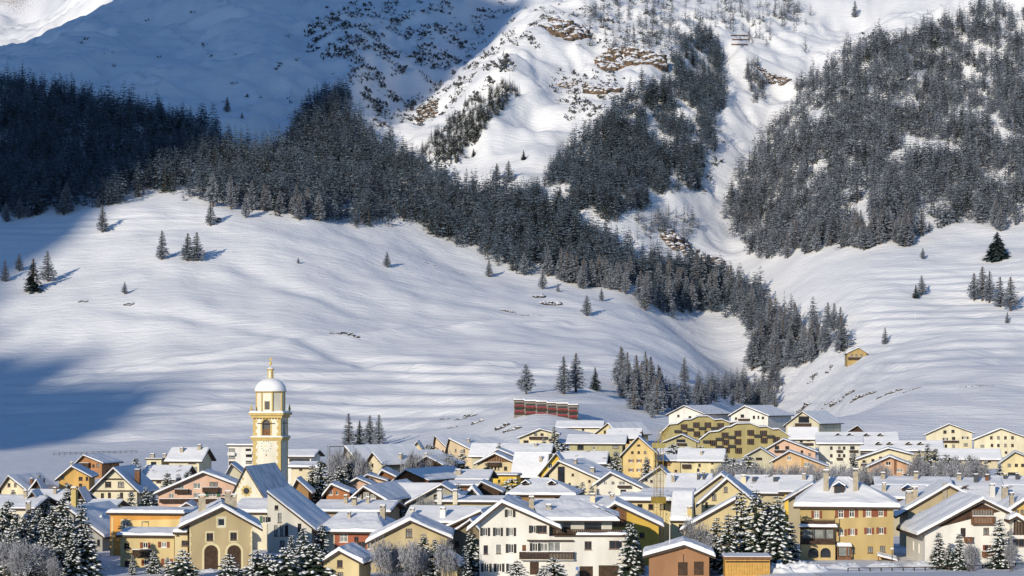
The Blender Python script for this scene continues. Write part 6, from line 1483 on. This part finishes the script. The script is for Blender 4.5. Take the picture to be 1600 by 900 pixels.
# ---- small things: goal frame, fences, lamp posts, poles
def goal():
    D = 600; x0, x1 = px2w(514.5, D), px2w(541, D); z = tz(x0, D); e = empty('goal_frame', (x0, D, z)); tag(e, 'thin dark metal frame standing on snow beside the chalets', 'frame')
    ht = EYE + (HOR - 698) * D / F - z; m = MB(); m.bar((0, 0, -.3), (0, 0, ht), .13); m.build('post', METAL, e); m = MB(); m.bar((0, 0, ht), (x1 - x0, 0, ht + .1), .12); m.build('crossbar', METAL, e); m = MB(); m.bar((x1 - x0, 0, -.3), (x1 - x0, 0, ht), .13); m.build('post', METAL, e)
goal()
def fence(label, pa, pb, n, hpost, rails=2, mat=WOOD):
    X = np.linspace(pa[0], pb[0], n); Yp = np.linspace(pa[1], pb[1], n); x, d, z, ok = hits(X, Yp, 270)
    e = empty('fence', (x[0], d[0], z[0])); tag(e, label, 'fence'); P = [Vector((x[i] - x[0], d[i] - d[0], z[i] - z[0])) for i in range(n)]
    for p in P: m = MB(); m.bar(p - Vector((0, 0, .4)), p + Vector((0, 0, hpost)), .09); m.build('post', mat, e)
    for r in range(rails):
        m = MB()
        for p0, p1 in zip(P[:-1], P[1:]): m.bar(p0 + Vector((0, -.1, hpost * (.9 - .45 * r))), p1 + Vector((0, -.1, hpost * (.9 - .45 * r))), .06)
        m.build('rail', mat, e)
fence('long rail fence on the snow above the left houses', (84, 712), (214, 708), 16, 1.3)
fence('low brown rail fence along the road at the lower right', (1325, 893), (1480, 891), 10, .55, 1)
fence('low brown rail fence ending at the right photo edge', (1484, 891), (1604, 884), 8, .55, 1)
def pole(px, D, top, lab, name='lamp_post', lamp=True):
    x = px2w(px, D); z = tz(x, D); h_ = EYE + (HOR - top) * D / F - z; e = empty(name, (x, D, z)); tag(e, lab, 'pole'); m = MB(); m.bar((0, 0, -.3), (0, 0, h_), .09, n=8, r2=.05); m.build('shaft', METAL if lamp else FRAMEW, e)
    if lamp: m = MB(); m.lathe([(.02, h_ - .1), (.3, h_), (.25, h_ + .2), (.02, h_ + .3)], 0, 0, 10); m.build('lamp_head', FRAMEW, e)
pole(1046.5, 290, 815, 'thin white pole before the brown garage', 'flag_pole', False); pole(1394, 296, 858, 'short lamp post at the mansion corner')
_p = hits([1430], [501], 900); pole(1430, float(_p[1][0]), 484, 'slim post on the terraced right meadow', 'post', False)

# snow barriers on the upper slope
for i, (a, c, y) in enumerate(((1142, 1172, 57), (1144, 1170, 63.5), (1143, 1168, 71))):
    x, d, z, ok = hits(np.linspace(a, c, 8), np.full(8, y), 1500); e = empty('snow_fence', (x[0], d[0], z[0])); tag(e, ['top', 'middle', 'lowest'][i] + ' of three avalanche fences in the upper snow', 'fence')
    m = MB()
    for k in range(7): m.bar((x[k]-x[0], d[k]-d[0], z[k]-z[0]+1.6), (x[k+1]-x[0], d[k+1]-d[0], z[k+1]-z[0]+1.6), .7)
    m.build('rail', WOODM, e)
    for k in range(8): m = MB(); m.bar((x[k]-x[0], d[k]-d[0], z[k]-z[0]-.5), (x[k]-x[0], d[k]-d[0], z[k]-z[0]+2.2), .3); m.build('post', WOODM, e)

# rocks
def rock(px, py, wpx, hpx, lab, seed, n=1, dmin=700):
    x, d, z, ok = hits([px], [py], dmin); x, d, z = x[0], d[0], z[0]; W, H = wpx * d / F / 2, hpx * d / F / 2
    R = np.random.default_rng(seed); VV = []; TT = []; base = 0
    ico = [(0,0,1),(.89,0,.45),(.28,.85,.45),(-.72,.53,.45),(-.72,-.53,.45),(.28,-.85,.45),(.72,.53,-.45),(-.28,.85,-.45),(-.89,0,-.45),(-.28,-.85,-.45),(.72,-.53,-.45),(0,0,-1)]
    fc = [(0,1,2),(0,2,3),(0,3,4),(0,4,5),(0,5,1),(1,6,2),(2,7,3),(3,8,4),(4,9,5),(5,10,1),(6,7,2),(7,8,3),(8,9,4),(9,10,5),(10,6,1),(11,7,6),(11,8,7),(11,9,8),(11,10,9),(11,6,10)]
    ico = np.array(ico); m = int(16 + min(130, W * H * .6)); s0 = max(.5, min(W, H * 1.6) * (.32 if H > 4 else .6))
    for k in range(m):
        a_ = R.uniform(-1, 1); px_ = a_ * W; pz_ = R.uniform(-1, 1) * H * (1 - .5 * a_ * a_)
        sc = s0 * R.uniform(.35, 1.0) * np.array([R.uniform(.8, 1.5), R.uniform(.7, 1.1), R.uniform(.6, 1.2)])
        v = ico * (1 + R.uniform(-.28, .28, (12, 1))) * sc + np.array([px_, 0, 0])
        gz = float(terrain(np.array([x + px_]), np.array([d + pz_ * 1.6]))[0]) - z
        v = v + np.array([0, pz_ * 1.6, gz])
        VV.append(v); TT.append(np.array(fc) + base); base += 12
    P = np.concatenate(VV); k = np.concatenate(TT)
    o = link('rock_outcrop', np_mesh('rock_outcrop', P, k, [ROCK if py < 420 else STONES]), None, (x, d, z)); tag(o, lab, 'rock')
for i, a in enumerate([
 (882,38,66,56,'dark brown cliff at the top of the white chute'), (965,95,60,50,'left half of the ochre cliff on the spur'), (1012,92,56,42,'right half of the ochre cliff on the spur'), (668,180,30,36,'small ochre crag beside the gully'), (945,140,50,32,'grey crag low on the chute side'), (885,135,30,20,'grey broken rocks in the chute'),
 (1058,380,48,34,'cliff band at the ravine mouth, upper block'), (1082,400,50,40,'cliff band at the ravine mouth, lower block'), (1112,410,36,32,'cliff band at the ravine mouth, right block'),
 (1215,125,36,18,'dark rock lip in the upper ravine'), (1195,115,24,12,'rock lip left part in the upper ravine'), (540,522,46,7,'dark stones beside the path on the meadow'), (860,476,32,10,'stones at the right end of the rocky terrace'), (842,464,16,10,'stones above the rocky terrace'), (795,487,24,6,'stones in the middle of the rocky terrace'),
 (335,345,18,10,'broken stones under the bushy larch'), (130,471,14,6,'little rock on the meadow bulge'), (201,476,14,6,'flat rock below the tiny larch'),
 (720,655,14,9,'rock left on the sunny knoll'), (735,650,16,12,'rock in the middle of the sunny knoll'), (748,660,18,10,'low rock on the sunny knoll'), (708,668,12,8,'small rock at the foot of the sunny knoll'), (785,668,20,12,'rocks under the red terrace'), (800,672,22,12,'boulders under the red terrace on its left'), (695,655,12,6,'tiny rock on the knoll left flank'),
 (1270,590,16,18,'dark crag under the hillside chalet'), (1295,578,10,10,'small crag at the shelf edge'), (1255,640,18,14,'bushy rock left of the bank'), (1318,622,36,10,'dark bank of stones, left stretch'), (1350,618,40,9,'dark bank of stones, middle stretch'), (1392,614,44,8,'dark bank of stones, right stretch'), (1290,632,30,6,'thin stones at the bank start'), (1425,609,26,5,'thin stones at the bank end'), (1530,603,60,4,'thin stone line across the right slope'), (695,420,66,3,'thin stone line on the meadow below the wood'), (820,493,60,3,'thin stone edge under the rocky terrace'),
]): rock(*a, seed=20 + i)

# ploughed snow banks and the road at the lower right
def bank(px, py, wpx, hpx, lab, seed):
    x, d, z, ok = hits([px], [py], 270); x, d, z = x[0], d[0], z[0]; W, H = wpx*d/F/2, hpx*d/F
    g = np.linspace(-1, 1, 26); A, B = np.meshgrid(g, g); r = np.sqrt(A*A + B*B); hgt = np.clip(1 - r*r, 0, 1) * (1 + .5*fbm(A*3 + seed, B*3, seed, 4, .65)) - .08
    P = np.stack([A*W, B*min(W, 3.0), hgt*H], -1).reshape(-1, 3); k = (np.arange(25)[:, None]*26 + np.arange(25)[None]).ravel()
    o = link('snow_bank', np_mesh('snow_bank', P, np.stack([k, k+1, k+27, k+26], 1), [SNOW]), None, (x, d, z)); tag(o, lab, 'snow bank')
for i, a in enumerate([(1215,893,60,12,'tall ploughed snow heap beside the yellow hut'), (1255,892,90,14,'highest ploughed snow heap before the mansion'), (1320,887,70,7,'low snow bank below the mansion bay'), (1380,885,60,6,'snow bank at the mansion lean-to'), (1440,884,60,6,'snow bank before the chalet left corner'), (1500,882,80,6,'snow bank under the chalet firs'), (1565,878,80,6,'snow bank at the chalet right corner'), (1130,894,40,6,'snow bank between garage and yellow hut'), (1007,896,40,9,'rounded snow heap left of the brown garage'), (400,893,60,5,'snow bank below the grey hall'), (330,893,40,4,'snow strip before the arched doors')]): bank(*a, seed=50 + i)
mb = MB()
P = hits([1270, 1600, 1640, 1640, 1300], [897, 893, 893, 903, 905], 240)
mb.poly([(P[0][i], P[1][i], P[2][i] + .12) for i in (0, 4, 3, 2, 1)])
tag(mb.build('road', material('packed_snow', (.60, .62, .66), .7, var=.06)), 'packed snow road along the lower right edge', kind='structure')

# give members of small groups their place in the row
from collections import defaultdict
_g = defaultdict(list)
for o in SC.objects:
    if o.parent is None and o.get('group') and o.get('label'): _g[o['label']].append(o)
_ord = 'first second third fourth fifth sixth seventh eighth ninth tenth eleventh twelfth thirteenth fourteenth fifteenth sixteenth seventeenth eighteenth nineteenth twentieth twenty-first twenty-second twenty-third twenty-fourth'.split()
for lab, L in _g.items():
    if 1 < len(L) <= 24:
        L.sort(key=lambda o: o.location.x / o.location.y)
        for i, o in enumerate(L): o['label'] = lab + ', ' + _ord[i] + ' from the left'
print('tris', sum(len(m.loop_triangles) if m.calc_loop_triangles() is None else 0 for m in bpy.data.meshes))
